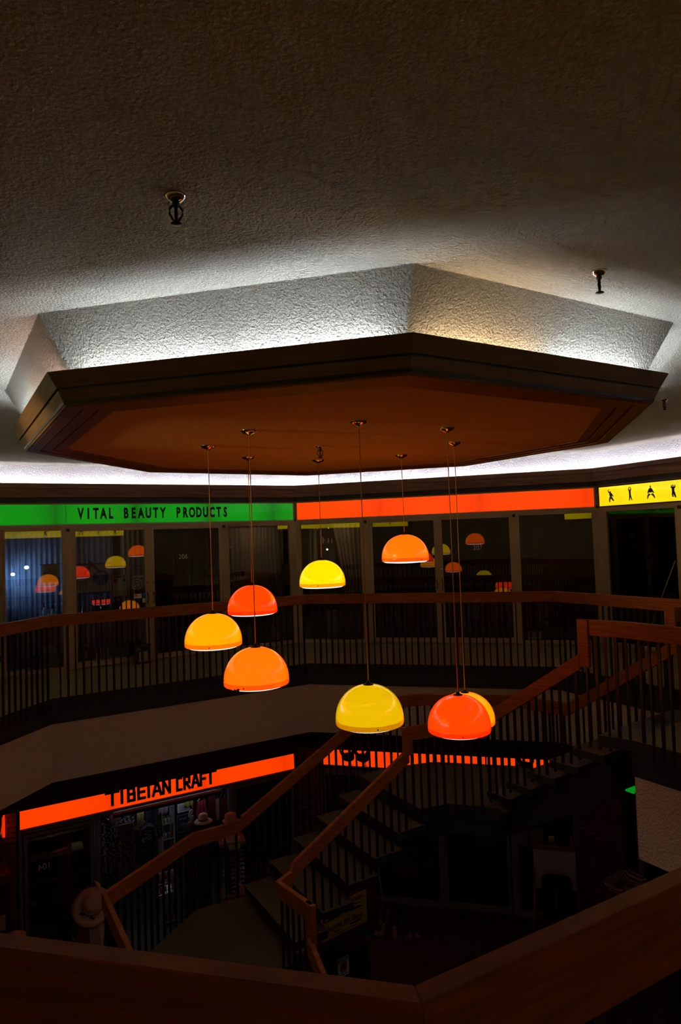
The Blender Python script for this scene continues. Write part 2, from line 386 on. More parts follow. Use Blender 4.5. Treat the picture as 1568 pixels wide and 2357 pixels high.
# added spotlight, source unseen, that rakes the left end of the light box
t = thing('spotlight', 'small added spotlight on the left wall valance aimed at the light box, out of frame', 'lamp', (-5.55, 2.95, 2.50))
MB().tube([(0, 0, 0), (.12, .065, .012)], [.045, .06], 16).build('housing', M_BLACK, t, smooth=True); MB().tube([(0, 0, 0), (-.25, -.14, .12)], .012, 8).build('arm', M_BLACK, t)
sd = bpy.data.lights.new('spot', 'SPOT'); sd.energy = 480; sd.color = (1.0, .76, .26); sd.spot_size = R(24); sd.spot_blend = .9; sd.shadow_soft_size = .04
so = bpy.data.objects.new('fill_spot', sd); COL.objects.link(so); so.parent = t; so.location = (.14, .075, .012)
so.rotation_euler = (Vector((-2.25, 4.55, 2.44))-Vector((-5.41, 3.02, 2.51))).to_track_quat('-Z', 'Y').to_euler()
# ------------------------------------------------------------------ sprinklers
def sprinkler(x, y, z, lab, rz=0, s=1.0):
    t = thing('fire_sprinkler', lab, 'sprinkler', (x, y, z), rz, 'ceiling sprinklers')
    MB().lathe([(0, 0), (.040, 0), (.038, -.006), (.028, -.016), (.014, -.024), (0, -.024)], seg=24).build('escutcheon', M_CHROME, t, smooth=True)
    mb = MB(); mb.lathe([(0, -.02), (.013, -.02), (.015, -.034), (.009, -.044), (0, -.044)], seg=12)
    for sg in (-1, 1):
        mb.tube([(sg*.010, 0, -.036), (sg*.023, 0, -.052), (sg*.024, 0, -.070), (sg*.012, 0, -.092), (0, 0, -.100)], .0045, 6)
    mb.tube([(0, 0, -.04), (0, 0, -.075), (0, 0, -.1)], [.006, .007, .004], 8)
    mb.build('yoke', M_BLACK, t, smooth=True)
    MB().lathe([(0, -.098), (.010, -.100), (.021, -.106), (.020, -.109), (0, -.112)], seg=20).build('deflector', M_BLACK, t, smooth=True)
sprinkler(-.57, 2.44, ZC, 'ceiling sprinkler on the dark stucco at upper left', .3)
sprinkler(1.34, 3.32, ZC, 'ceiling sprinkler on the lit stucco at right of the light box', 1.0)
sprinkler(-.16, 5.83, 2.688, 'sprinkler under the wooden light box among the pendant cords', .2)
sprinkler(3.32, 6.75, ZC, 'sprinkler at the far right edge of the ceiling beyond the light box', .5)
# ------------------------------------------------------------------ railings
def board_along(mb, pts, w, h, prev=None, nxt=None):
    P = [Vector(p) for p in pts]; n = len(P)
    dirs = [(Vector((b.x-a.x, b.y-a.y))).normalized() for a, b in zip(P[:-1], P[1:])]
    if prev is not None: d0 = Vector((P[0].x-prev[0], P[0].y-prev[1])).normalized()
    else: d0 = dirs[0]
    if nxt is not None: d1 = Vector((nxt[0]-P[-1].x, nxt[1]-P[-1].y)).normalized()
    else: d1 = dirs[-1]
    D = [d0]+dirs+[d1]; vs = []
    for i, p in enumerate(P):
        a, b = D[i], D[i+1]; na = Vector((-a.y, a.x)); nb = Vector((-b.y, b.x)); k = (na+nb)/max(.3, 1+na.dot(nb))*(w/2)
        vs += [(p.x+k.x, p.y+k.y, p.z), (p.x-k.x, p.y-k.y, p.z), (p.x-k.x, p.y-k.y, p.z-h), (p.x+k.x, p.y+k.y, p.z-h)]
    fs = [(3, 2, 1, 0)]+[(4*(n-1)+j for j in range(4))]
    fs = [(3, 2, 1, 0), tuple(4*(n-1)+j for j in range(4))]
    for i in range(n-1):
        for j in range(4): j2 = (j+1) % 4; fs.append((4*i+j, 4*i+j2, 4*i+4+j2, 4*i+4+j))
    mb.add(vs, fs)
def railing(name, lab, pts, base, prev=None, nxt=None, posts=(), pitch_=.093, start=.06, h=.145, w=.045, cat='railing', group=None, skip_end=.03):
    """pts: top centre line; base(x,y,z_top)->bottom z of the bars"""
    o0 = Vector((pts[0][0], pts[0][1], base(*pts[0])))
    t = thing(name, lab, cat, o0, 0, group)
    mb = MB(); board_along(mb, pts, w, h, prev, nxt)
    for (x, y, z0, z1, ang) in posts: mb.box((x, y, (z0+z1)/2), (.11, w+.002, z1-z0), ang)
    mb.build('handrail', M_RAIL, t, o0, bevel=.003)
    wide = narrow = None; k = 0; dist = start
    for a, b in zip(pts[:-1], pts[1:]):
        a = Vector(a); b = Vector(b); L_ = Vector((b.x-a.x, b.y-a.y)).length; ang = math.atan2(b.y-a.y, b.x-a.x)
        while dist < L_-skip_end:
            p = a.lerp(b, dist/L_); zb = base(p.x, p.y, p.z); wd = (.030 if k % 2 == 0 else .018)
            MB().box((p.x, p.y, (p.z-h*.6+zb)/2), (wd, .012 if k % 2 == 0 else .018, p.z-h*.6-zb), ang).build('baluster', M_BAR, t, o0)
            dist += pitch_; k += 1
        dist -= L_
        if dist < start*.5: dist = start*.5
    return t
IN = offset_closed(OP, -.0)
g = 'railing sections around the upper gallery'
def up3(p, z=1.04): return (p.x, p.y, z)
gb = lambda x, y, z: -.14
railing('gallery_railing', 'wooden handrail and black bars in front of the blank orange sign shop', [up3(OP[0]), up3(OP[1])], gb, (OP[9].x, OP[9].y), (OP[2].x, OP[2].y), group=g)
railing('gallery_railing', 'wooden handrail and black bars in front of the green sign beauty shop', [up3(OP[1]), up3(OP[2])], gb, (OP[0].x, OP[0].y), (OP[3].x, OP[3].y), group=g)
railing('gallery_railing', 'wooden handrail and black bars at the far left edge of the photo', [up3(OP[2]), up3(OP[3])], gb, (OP[1].x, OP[1].y), (OP[4].x, OP[4].y), group=g)
railing('gallery_railing', 'railing section on the left side leading back to the camera, out of frame', [up3(OP[3]), up3(OP[4])], gb, (OP[2].x, OP[2].y), (OP[5].x, OP[5].y), group=g, pitch_=.19)
railing('gallery_railing', 'wide foreground wooden rail crossing the bottom left of the photo', [up3(OP[4]), up3(OP[5])], gb, (OP[3].x, OP[3].y), (OP[6].x, OP[6].y), group=g, h=.19, w=.05)
railing('gallery_railing', 'wide foreground wooden rail rising to the right edge of the photo', [up3(OP[5]), up3(OP[6])], gb, (OP[4].x, OP[4].y), (OP[7].x, OP[7].y), group=g, h=.19, w=.05)
railing('gallery_railing', 'handrail at the head of the stairs on the near side, with mitred end post', [up3(OP[6]), up3(OP[7]), (2.52, 6.0, 1.04), (2.19, 6.33, 1.04)][1:], gb, (OP[6].x, OP[6].y), None, group=g)
railing('gallery_railing', 'short handrail from the stair head to the corner below the yellow sign, then left', [(3.38, 6.93, 1.04), (4.10, 7.22, 1.04), up3(OP[0])], gb, None, (OP[1].x, OP[1].y), group=g)
# ------------------------------------------------------------------ stairs
def tread(parent, off, poly, z, name='tread', nose=.075):
    t = MB().prism(poly, z-nose, z-.006).build(name, M_BLACK, parent, off)
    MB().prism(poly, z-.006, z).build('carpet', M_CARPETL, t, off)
    return t
def lerp2(a, b, k): return Vector((a[0]+(b[0]-a[0])*k, a[1]+(b[1]-a[1])*k))
def flight(name, lab, inner0, dirv, run, widthv, n, z0, riser, extra=.05, stringer=True, strdepth=.30, frs=(.14, .86)):
    """inner0: inner end of the nosing the flight leaves from (height z0); treads step down along dirv"""
    off = Vector((inner0[0], inner0[1], z0-riser*(n+1)))
    t = thing(name, lab, 'stairs', off); d = Vector(dirv).normalized(); wv = Vector(widthv); i0 = Vector(inner0)
    for k in range(1, n+1):
        a = i0+d*(run*(k-1)-extra); b = i0+d*(run*k)
        tread(t, off, [a, b, b+wv, a+wv], z0-riser*k)
    if stringer:
        for fr in frs:
            base = i0+wv*fr; e = base+d*(run*(n+1)+.02); s_ = base-d*.02; nrm = wv.normalized()*.04
            zt0 = z0-riser-.06; zt1 = z0-riser*(n+2)-.06
            pts = [(s_, zt0-.02), (e, zt1), (e, zt1-strdepth), (s_, zt0-strdepth-.02)]
            vs = [(p.x-nrm.x, p.y-nrm.y, z) for p, z in pts]+[(p.x+nrm.x, p.y+nrm.y, z) for p, z in pts]
            MB().add(vs, [(0, 1, 2, 3), (7, 6, 5, 4), (0, 4, 5, 1), (1, 5, 6, 2), (2, 6, 7, 3), (3, 7, 4, 0)]).build('stringer', M_BLACK, t, off)
    return t
# upper flight
U0 = Vector((2.27, 6.19)); UD = Vector((-.81, 1.085)).normalized(); UW = Vector((1.09, .79)).normalized()*1.32
t = MB().prism([Vector((2.50, 6.02))-UD*.05, U0, U0+UW, Vector((2.5, 6.02))+UW-UD*.05], -.10, -.001).build('stair_head_step', M_BLACK)
tag(t, 'top step of the upper stair flight at gallery level', 'step')
flight('upper_stair_flight', 'upper open stair flight of carpeted treads between gallery and middle landing', U0, UD, .272, UW, 5, 0, .175, strdepth=.34)
# middle landing
M_IN = [Vector((1.60, 7.12)), Vector((1.56, 7.25)), Vector((1.06, 7.42)), Vector((.74, 7.30))]
M_OUT = [Vector((.10, 8.40)), Vector((.40, 8.60)), Vector((1.08, 8.78)), Vector((2.16, 8.50)), Vector((2.66, 7.93))]
ml = thing('middle_landing', 'carpeted bent landing between the two visible stair flights', 'landing', (1.4, 8, ZMID-.25))
t = MB().prism(M_IN+M_OUT, ZMID-.14, ZMID-.006).build('slab', M_BLACK, ml, (1.4, 8, ZMID-.25))
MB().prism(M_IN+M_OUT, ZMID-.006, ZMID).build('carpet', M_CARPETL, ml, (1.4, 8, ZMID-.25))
c = Vector((1.35, 7.95)); MB().prism([c+(p-c)*.82 for p in M_IN+M_OUT], ZMID-.36, ZMID-.14).build('joist', M_BLACK, ml, (1.4, 8, ZMID-.25))
# lower flight
LD = Vector((-.262, -.162)).normalized(); L0 = Vector((.745, 7.30)); LW = Vector((-.64, 1.10))
flight('lower_stair_flight', 'lower open stair flight running down to the big carpeted landing', L0, LD, .310, LW, 5, ZMID, .175, strdepth=.17, frs=(.42, .68))
# lower landing
LL = [Vector((-.54, 6.57)), Vector((-.70, 6.36)), Vector((-.37, 5.94)), Vector((-1.60, 5.17)), Vector((-2.20, 6.28)), Vector((-1.72, 7.45)), Vector((-1.40, 7.62)), Vector((-1.19, 7.70))]
ll = thing('lower_landing', 'large brown carpeted landing at bottom centre of the photo', 'landing', (-1.3, 6.6, ZLOW-.3))
MB().prism(LL, ZLOW-.14, ZLOW-.006).build('slab', M_BLACK, ll, (-1.3, 6.6, ZLOW-.3))
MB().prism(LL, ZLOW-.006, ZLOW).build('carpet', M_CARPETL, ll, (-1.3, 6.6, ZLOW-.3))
c = Vector((-1.35, 6.6)); MB().prism([c+(p-c)*.72 for p in LL], ZLOW-.36, ZLOW-.14).build('joist', M_BLACK, ll, (-1.3, 6.6, ZLOW-.3))
D3 = Vector((.5, -.866)); W3 = Vector((-1.23, -.77)).normalized()*1.42
flight('bottom_stair_flight', 'bottom stair flight going down toward the camera under the foreground rail', (-.37, 5.94), D3, .28, W3, 12, ZLOW, -(ZL-ZLOW)/13, strdepth=.3)
# stair railings
def nosing(i0, d, run, riser, z0, drop=.14):
    i0 = Vector(i0); d = Vector(d).normalized()
    return lambda x, y, z: z0-max(0, ((x-i0.x)*d.x+(y-i0.y)*d.y))*riser/run-drop
g2 = 'handrails with black bars on the stairs'
UA = math.atan2(UD.y, UD.x)
p0 = Vector((2.19, 6.31)); pe = p0+UD*1.19
railing('stair_railing', 'near handrail of the upper flight, rising to the mitred post at right', [(p0.x, p0.y, .72), (pe.x, pe.y, .72-1.19*.650)], nosing(U0, UD, .272, .175, 0), posts=[(p0.x+.03, p0.y-.03, .60, 1.04, UA)], group=g2, skip_end=.0)
p0 = Vector((3.36, 6.95)); pe = Vector((2.60, 7.98))
railing('stair_railing', 'far handrail of the upper flight, seen through the near bars', [(p0.x, p0.y, .69), (pe.x, pe.y, -.16)], nosing(U0, UD, .272, .175, 0), posts=[(p0.x, p0.y, .56, 1.04, UA)], nxt=(2.38, 8.27), group=g2)
mid = lambda x, y, z: ZMID-.10
railing('stair_railing', 'far handrail around the outside of the middle landing', [(2.60, 7.98, -.16), (2.12, 8.44, -.16), (1.04, 8.70, -.16), (.82, 8.70, -.16), (.39, 8.54, -.16)], mid, prev=(3.36, 6.95), nxt=(.1, 8.4), group=g2)
railing('stair_railing', 'near handrail along the middle landing, behind the red orange lamp', [(1.46, 7.27, -.16), (1.05, 7.40, -.16), (.62, 7.24, -.16)], mid, posts=[(.625, 7.245, -.46, -.16, math.atan2(LD.y, LD.x))], group=g2)
lb_ = nosing(L0, LD, .31, .175, ZMID)
railing('stair_railing', 'near handrail of the lower flight, crossing in front of the treads', [(.63, 7.24, -.385), (-.57, 6.545, -1.20), (-.60, 6.52, -1.28)], lb_, nxt=(-.70, 6.35), group=g2)
railing('stair_railing', 'far handrail of the lower flight, running down left from the yellow lamp', [(.39, 8.54, -.16), (-1.25, 7.715, -1.23)], lb_, prev=(.82, 8.7), nxt=(-1.72, 7.43), group=g2)
low = lambda x, y, z: ZLOW-.08
railing('stair_railing', 'far handrail around the left of the big lower landing', [(-1.25, 7.715, -1.25), (-1.40, 7.66, -1.28), (-1.74, 7.44, -1.28), (-2.28, 6.25, -1.28), (-1.65, 5.17, -1.28)], low, prev=(.39, 8.54), group=g2)
railing('stair_railing', 'short zigzag handrail at the near right corner of the lower landing', [(-.60, 6.52, -1.28), (-.70, 6.35, -1.28), (-.37, 5.93, -1.28)], low, prev=(-.57, 6.545), posts=[(-.385, 5.95, -1.66, -1.28, R(-52))], group=g2, skip_end=.0)
b3 = nosing((-.37, 5.94), D3, .28, (ZLOW-ZL)/13, ZLOW)
for (x, y, lab, zz) in ((-.40, 5.93, 'lowest handrail, right side of the bottom flight above the notice', -1.56), (-1.66, 5.14, 'lowest handrail, left side of the bottom flight below the landing corner', -1.56)):
    e = Vector((x, y))+D3*3.5
    railing('stair_railing', lab, [(x, y, zz), (e.x, e.y, zz-3.5*(ZLOW-ZL)/13/.28)], b3, group=g2, pitch_=.12)
# ================================================================== pendants
SH = {'amber': (1.0, .245, .0), 'orange': (1.0, .104, .001), 'red': (1.0, .030, .0), 'yellow': (1.0, .58, .0), 'lemon': (.92, .54, .0)}
ST = {'amber': 1.8, 'orange': 2.0, 'red': 2.2, 'yellow': 1.5, 'lemon': .95}
def shade_mats(c):
    col = SH[c]; s = ST[c]*SHADE
    a = glow('shade_'+c, col, s, coat=1, rough=.25, base=[x*.35 for x in col])
    rim = (col[0], col[1]*.62, col[2]); b = glow('rim_'+c, rim, s*.72, coat=1, rough=.25, base=[x*.35 for x in rim])
    return a, b
SM = {c: shade_mats(c) for c in SH}
M_DIFF = glow('diffuser', (.90, .95, 1.0), DIFF, base=(.8, .8, .8))
def pendant(x, y, ztop, c, lab, dirt=False, rz=0, d=.235, Hh=.265):
    t = thing('pendant_lamp', lab, 'pendant lamp', (x, y, ztop-Hh), rz, 'dome pendant lamps hanging from the octagonal box')
    prof = []; rim = .035
    for k in range(19):
        a = PI/2*(1-k/18)
        prof.append((d*math.cos(a)**.94 if k else 0.0, rim+(Hh-rim)*math.sin(a)))
    inner = [(r*.97, z-.004) for r, z in reversed(prof)]
    MB().lathe(prof+inner, seg=56).build('shade', SM[c][0], t, smooth=True)
    MB().lathe([(d*1.0, rim), (d*1.006, rim-.004), (d*1.0, .006), (d*.985, 0), (d*.96, .002), (d*.96, rim)], seg=56).build('rim', SM[c][1], t, smooth=True)
    MB().lathe([(0, -.020), (d*.5, -.018), (d*.85, -.012), (d*.955, 0), (d*.955, .012), (0, .012)], seg=48).build('diffuser', M_DIFF, t, smooth=True)
    MB().lathe([(0, Hh+.022), (.012, Hh+.022), (.016, Hh+.006), (.034, Hh+.003), (.036, Hh-.002), (0, Hh-.002)], seg=24).build('cap', M_BLACK, t, smooth=True)
    sc = MB()
    for k in range(3):
        a = R(-105+120*k); sc.ball((d*math.cos(a)*1.004, d*math.sin(a)*1.004, .016), .0055, 8)
    sc.build('screws', M_BLACK, t, smooth=True)
    MB().tube([(0, 0, Hh+.015), (0, 0, 2.688-(ztop-Hh))], .0036, 8).build('cord', M_CORD, t, smooth=True)
    h0 = 2.688-(ztop-Hh)
    MB().lathe([(0, h0), (.066, h0), (.066, h0-.005), (.050, h0-.020), (.022, h0-.030), (.008, h0-.040), (0, h0-.040)], seg=32).build('canopy', M_CHROME, t, smooth=True)
    if dirt:
        a = R(-122); mb = MB()
        for q in range(7): mb.ball((d*math.cos(a+q*.02)*1.0+random.uniform(-.004, .004), d*math.sin(a+q*.02)+random.uniform(-.004, .004), -.006+random.uniform(-.01, .016)), random.uniform(.008, .015), 8)
        mb.build('scorch_mark', mat('char', (.03, .012, .01), .8), t, smooth=True)
pendant(-1.09, 5.59, 1.29, 'amber', 'amber dome pendant lamp, leftmost of the group', rz=.3)
pendant(-.65, 4.89, 1.11, 'orange', 'large orange dome pendant with a dark scorch mark on its rim', dirt=True)
pendant(-.87, 6.41, 1.46, 'red', 'red orange dome pendant directly above the scorched orange one', rz=.5)
pendant(-.21, 6.86, 1.66, 'yellow', 'bright yellow dome pendant hanging in front of the upper handrail wall', rz=.1)
pendant(.15, 4.67, .86, 'lemon', 'lemon yellow dome pendant, low at centre above the stair handrail', rz=.45)
pendant(.63, 6.70, 1.89, 'orange', 'orange dome pendant hanging highest, in front of the dark shop doors', rz=.9)
pendant(.835, 5.10, .665, 'red', 'red orange dome pendant hanging lowest at right, in front of another', rz=.2)
pendant(1.03, 5.92, .49, 'amber', 'amber dome pendant mostly hidden behind the low red orange one', rz=.6, d=.25)

# ================================================================== backlit signs
def lightbox(lab, i, u0, u1, z0, z1, m, housing, name='shop_sign', y=0, depth=.10, joints=()):
    t = wthing(name, lab, 'sign', i, u0, z0, y)
    w_, h_ = u1-u0, z1-z0; fr = .022
    mb = MB(); mb.ext(0, w_, -.012, depth, h_-fr, h_).ext(0, w_, -.012, depth, 0, fr).ext(0, fr, -.012, depth, fr, h_-fr).ext(w_-fr, w_, -.012, depth, fr, h_-fr)
    mb.ext(fr, w_-fr, depth-.01, depth, fr, h_-fr); mb.build('housing', housing, t)
    MB().ext(fr, w_-fr, 0, .012, fr, h_-fr).build('face', m, t)
    for j in joints: MB().ext(j-.003, j+.003, -.002, .001, fr, h_-fr).build('face_joint', mat('joint', (.02, .08, .02), .5), t)
    return t
G_GREEN = glow('face_green', (.0, .34, .004), .76*SIGN, coat=.22, band=(1.22, .72, .25))
G_RED = glow('face_orange', (1.0, .048, .0), 1.25*SIGN, coat=.2, band=(1.74, .42, .3))
G_RED2 = glow('face_orange_low', (1.0, .045, .0), 1.15*SIGN, coat=.3, band=(1.5, .35, .35))
G_YEL = glow('face_yellow', (1.0, .72, .0), 1.1*SIGN, coat=.3, band=(1.75, .35, .12))
t = lightbox('long green backlit sign reading VITAL BEAUTY PRODUCTS', 5, .02, 5.22, 2.225, 2.575, G_GREEN, M_HOUS, joints=(1.27,))
for s_, x0, x1 in (('VITAL', 1.45, 2.02), ('BEAUTY', 2.14, 2.86), ('PRODUCTS', 3.00, 3.95)):
    n_ = len(s_); pitch_ = (x1-x0)/n_
    for k, ch in enumerate(s_):
        text('lettering', ch, .232, M_SIGNINK, t, (x0-.02+pitch_*(k+.5), -.002, .176), bold=.010, xs=.58)
t = lightbox('long blank orange red backlit sign above the centre shop', 4, .02, 5.22, 2.225, 2.575, G_RED, M_HOUS)
t = lightbox('yellow backlit sign with black martial arts figures at the right edge', 3, .03, 5.20, 2.225, 2.575, G_YEL, M_DARKW)
def figure(t, x, z, kind):
    mb = MB(); s = .17
    def lm(*pts): mb.limb([(x+a*s, z+b*s, c*s) for a, b, c in pts], -.004, -.001)
    if kind == 0:
        mb.disc(x+.0*s, z+.42*s, .055*s, .075*s, -.004, -.001); lm((0, .35, .06), (.02, .2, .14), (.06, -.05, .12))
        lm((-.03, .3, .07), (-.2, .42, .05), (-.22, .6, .03)); lm((-.2, .6, .02), (-.08, .7, .01)); lm((.06, .28, .07), (.22, .08, .06), (.32, -.02, .03)); lm((.3, -.02, .01), (.42, -.08, .01))
        lm((.0, -.08, .1), (-.1, -.3, .08), (-.12, -.56, .045)); lm((.06, -.08, .1), (.22, -.3, .08), (.36, -.46, .05))
    elif kind == 1:
        mb.disc(x, z+.42*s, .05*s, .07*s, -.004, -.001); lm((0, .34, .1), (0, .1, .09), (.02, -.08, .09))
        lm((-.06, .32, .04), (-.13, .48, .04), (-.08, .64, .03), (0, .7, .02)); lm((.06, .32, .04), (.13, .48, .04), (.08, .64, .03), (0, .7, .02))
        lm((-.01, -.08, .07), (-.05, -.35, .05), (-.07, -.56, .03)); lm((.04, -.08, .07), (.13, -.35, .05), (.2, -.52, .035))
    elif kind == 2:
        mb.disc(x, z+.56*s, .06*s, .10*s, -.004, -.001); lm((0, .45, .06), (0, .32, .16), (0, .02, .12))
        lm((-.06, .36, .09), (-.2, .12, .08), (-.3, -.04, .03)); lm((.06, .36, .09), (.2, .12, .08), (.34, -.02, .03))
        lm((-.08, -.1, .09), (-.24, -.2, .09), (-.34, -.52, .03)); lm((.12, -.1, .09), (.28, -.22, .09), (.40, -.5, .03)); mb.disc(x+.02*s, z-.14*s, .06*s, .03*s, -.004, -.001)
    else:
        mb.disc(x, z+.48*s, .05*s, .08*s, -.004, -.001); lm((0, .40, .05), (0, .3, .13), (0, -.1, .11))
        lm((-.05, .32, .07), (-.16, .28, .06), (-.14, .52, .03)); lm((.05, .32, .07), (.18, .28, .06), (.18, .52, .03))
        lm((-.04, -.08, .08), (-.08, -.3, .08), (-.02, -.52, .05)); lm((.06, -.08, .08), (.12, -.3, .09), (.22, -.58, .05))
    mb.build('figure_silhouette', M_SIGNINK, t)
for k, x in enumerate((.24, .60, .96, 1.33, 1.9, 2.4, 2.9, 3.4)): figure(t, x, .172, k % 4)
# unseen yellow signs: right one mirrored in glass, two left ones added for warmth
t = lightbox('yellow backlit sign on the left wall, added unseen for its warm light', 6, .03, 5.20, 2.225, 2.575, G_YEL, M_HOUS)
t = lightbox('added unseen yellow sign for warm light, on the wall behind the camera to the left', 7, .03, 5.20, 2.225, 2.575, G_YEL, M_HOUS, y=-.06)
for k in range(2): figure(t, .8+.8*k, .172, k+1)
t = lightbox('yellow backlit sign with figures behind the camera to the right', 1, .4, 4.9, 2.225, 2.575, G_YEL, M_HOUS, y=-.06)
for k in range(5): figure(t, .3+.55*k, .172, k % 4)
# lower signs
t = lightbox('orange red backlit sign reading TIBETAN CRAFT on the lower level', 5, .55, 5.08, -2.27, -1.93, G_RED2, M_BLACK)
STK = {'T': [((0, 1), (1, 1)), ((.5, 1), (.5, 0))], 'I': [((.5, 1), (.5, 0))], 'B': [((.12, 0), (.12, 1)), ((.12, 1), (.8, 1)), ((.12, .52), (.9, .52)), ((.12, 0), (.9, 0)), ((.85, 1), (.85, .52)), ((.9, .52), (.9, 0))],
       'E': [((.12, 0), (.12, 1)), ((.12, 1), (.9, 1)), ((.12, .52), (.85, .52)), ((.12, 0), (.9, 0))], 'A': [((.05, 0), (.42, 1)), ((.95, 0), (.58, 1)), ((.25, .32), (.75, .32))],
       'N': [((.1, 0), (.1, 1)), ((.15, 1), (.85, 0)), ((.9, 0), (.9, 1))], 'C': [((.12, 0), (.12, 1)), ((.12, 1), (.85, 1)), ((.12, 0), (.85, 0))],
       'R': [((.12, 0), (.12, 1)), ((.12, 1), (.85, 1)), ((.85, 1), (.85, .5)), ((.12, .5), (.85, .5)), ((.35, .5), (.9, 0))], 'F': [((.12, 0), (.12, 1)), ((.12, 1), (.9, 1)), ((.12, .52), (.8, .52))]}
def block_letter(t, ch, x0, x1, z0, z1, wd):
    mb = MB()
    for a, b in STK[ch]:
        pa = Vector((x0+(x1-x0)*a[0], -.006, z0+(z1-z0)*a[1])); pb = Vector((x0+(x1-x0)*b[0], -.006, z0+(z1-z0)*b[1])); d = (pb-pa).normalized()*(wd*.5)
        mb.bar(pa-d, pb+d, .006, wd)
    mb.build('lettering', M_SIGNINK, t)
xs_ = [('T', 1.80, 2.03), ('I', 2.02, 2.12), ('B', 2.17, 2.30), ('E', 2.35, 2.48), ('T', 2.47, 2.66), ('A', 2.61, 2.78), ('N', 2.82, 2.98), ('C', 3.06, 3.15), ('R', 3.19, 3.29), ('A', 3.30, 3.43), ('F', 3.45, 3.53), ('T', 3.51, 3.68)]
xs_ = [('T', 1.80, 1.98), ('I', 1.99, 2.08), ('B', 2.12, 2.24), ('E', 2.28, 2.40), ('T', 2.37, 2.54), ('A', 2.52, 2.66), ('N', 2.68, 2.81), ('C', 2.91, 3.00), ('R', 3.03, 3.14), ('A', 3.17, 3.29), ('F', 3.31, 3.41), ('T', 3.40, 3.58)]
for ch, a, b in xs_: block_letter(t, ch, a-.55, b-.55, .095, .285, .045)
t = lightbox('orange backlit sign with black hen silhouettes behind the stair bars', 4, .33, 4.40, -2.21, -1.86, G_RED2, M_BLACK)
def hen(t, x, z, s, f=1):
    mb = MB(); y0, y1 = -.006, -.001
    mb.disc(x, z, .30*s, .20*s, y0, y1, 20); mb.limb([(x+.16*f*s, z+.05*s, .12*s), (x+.26*f*s, z+.3*s, .07*s)], y0, y1)
    mb.disc(x+.28*f*s, z+.36*s, .08*s, .07*s, y0, y1, 12); mb.limb([(x+.34*f*s, z+.35*s, .03*s), (x+.44*f*s, z+.32*s, .005*s)], y0, y1)
    for k in range(3): mb.disc(x+(.24+.04*k)*f*s, z+.44*s, .025*s, .035*s, y0, y1, 8)
    mb.limb([(x-.18*f*s, z+.06*s, .11*s), (x-.36*f*s, z+.26*s, .05*s), (x-.34*f*s, z+.38*s, .01*s)], y0, y1)
    for q in (.02, .12): mb.limb([(x+q*s, z-.16*s, .02*s), (x+q*s, z-.34*s, .015*s)], y0, y1); mb.limb([(x+(q-.05)*s, z-.345*s, .012*s), (x+(q+.09)*s, z-.345*s, .012*s)], y0, y1)
    mb.build('hen_silhouette', M_SIGNINK, t)
hen(t, .52, .175, .40); hen(t, .79, .175, .40); hen(t, 3.58, .18, .38, -1)
G_GRN2 = glow('face_green_low', (.0, .30, .01), .8, coat=.3)
lightbox('small green backlit sign glimpsed under the stairs at lower right', 3, .24, 3.2, -2.30, -2.12, G_GRN2, M_DARKW)
# curved chrome sign end by the lower left brick pillar
t = wthing('curved_sign', 'curved steel and red sign end above the brick pillar at lower left', 'sign', 5, .22, -2.27, -.10)
MB().lathe([(.13, 0), (.13, .34), (.12, .34), (.12, 0), (.13, 0)], seg=28).build('steel_band', M_CHROME, t, smooth=True)
MB().ext(.125, .150, -.05, .05, .02, .32).build('red_edge', glow('red_edge', (1, .03, 0), .9), t)

# ================================================================== upper shop fronts
WNO = [0]; DNO = [0]
def frame_rect(mb, x0, x1, z0, z1, fw_, y0=-.01, y1=.05, bot=None):
    bot = bot or fw_
    mb.ext(x0, x0+fw_, y0, y1, z0, z1).ext(x1-fw_, x1, y0, y1, z0, z1).ext(x0+fw_, x1-fw_, y0, y1, z1-fw_, z1).ext(x0+fw_, x1-fw_, y0, y1, z0, z0+bot)
def window(i, u0, u1, z0, z1, fm=None, fw_=.035, sill=.055):
    WNO[0] += 1; t = wthing('window_%d' % WNO[0], None, None, i, u0, z0, 0, kind='structure'); fm = fm or M_FRAME
    mb = MB(); frame_rect(mb, 0, u1-u0, 0, z1-z0, fw_, bot=sill); mb.build('window_frame', fm, t, bevel=.003)
    MB().ext(0, u1-u0, -.035, -.01, .0, sill*.7).build('window_sill', fm, t)
    MB().ext(fw_, u1-u0-fw_, .018, .024, sill, z1-z0-fw_).build('glass_pane', M_GLASS, t); return t
def door(i, u0, u1, z0, z1, number=None, handle='l', fm=None, mirror=False, nsize=.115, nx=None, nz=1.65, gm=None, inkc=None, bot=.085):
    DNO[0] += 1; t = wthing('door_%d' % DNO[0], None, None, i, u0, z0, 0, kind='structure'); fm = fm or M_FRAME; w_ = u1-u0; h_ = z1-z0
    mb = MB(); frame_rect(mb, 0, w_, 0.008, h_, .052, -.008, .04, bot=bot); mb.build('door_frame', fm, t, bevel=.003)
    MB().ext(.052, w_-.052, .014, .020, bot, h_-.052).build('glass_pane', gm or M_GLASSD, t)
    hx = .026 if handle == 'l' else w_-.026
    mb = MB(); mb.tube([(hx, -.01, .93), (hx, -.045, .96), (hx+.012, -.05, 1.02), (hx, -.045, 1.08), (hx, -.01, 1.11)], .008, 8); mb.build('door_handle', M_BLACK, t, smooth=True)
    lk = MB().lathe([(0, 0), (.016, 0), (.014, .008), (0, .010)], seg=16).build('door_lock', M_CHROME, t, smooth=True)
    lk.location = (hx, -.008, 1.27); lk.rotation_euler = (PI/2, 0, 0)
    if number: text('room_number', number, nsize, inkc or mat('vinyl', (.85, .85, .80), .6), t, (nx if nx is not None else w_/2, .010, nz), xs=.95, mirror=mirror, depth=.001)
    return t
HZ = 2.185
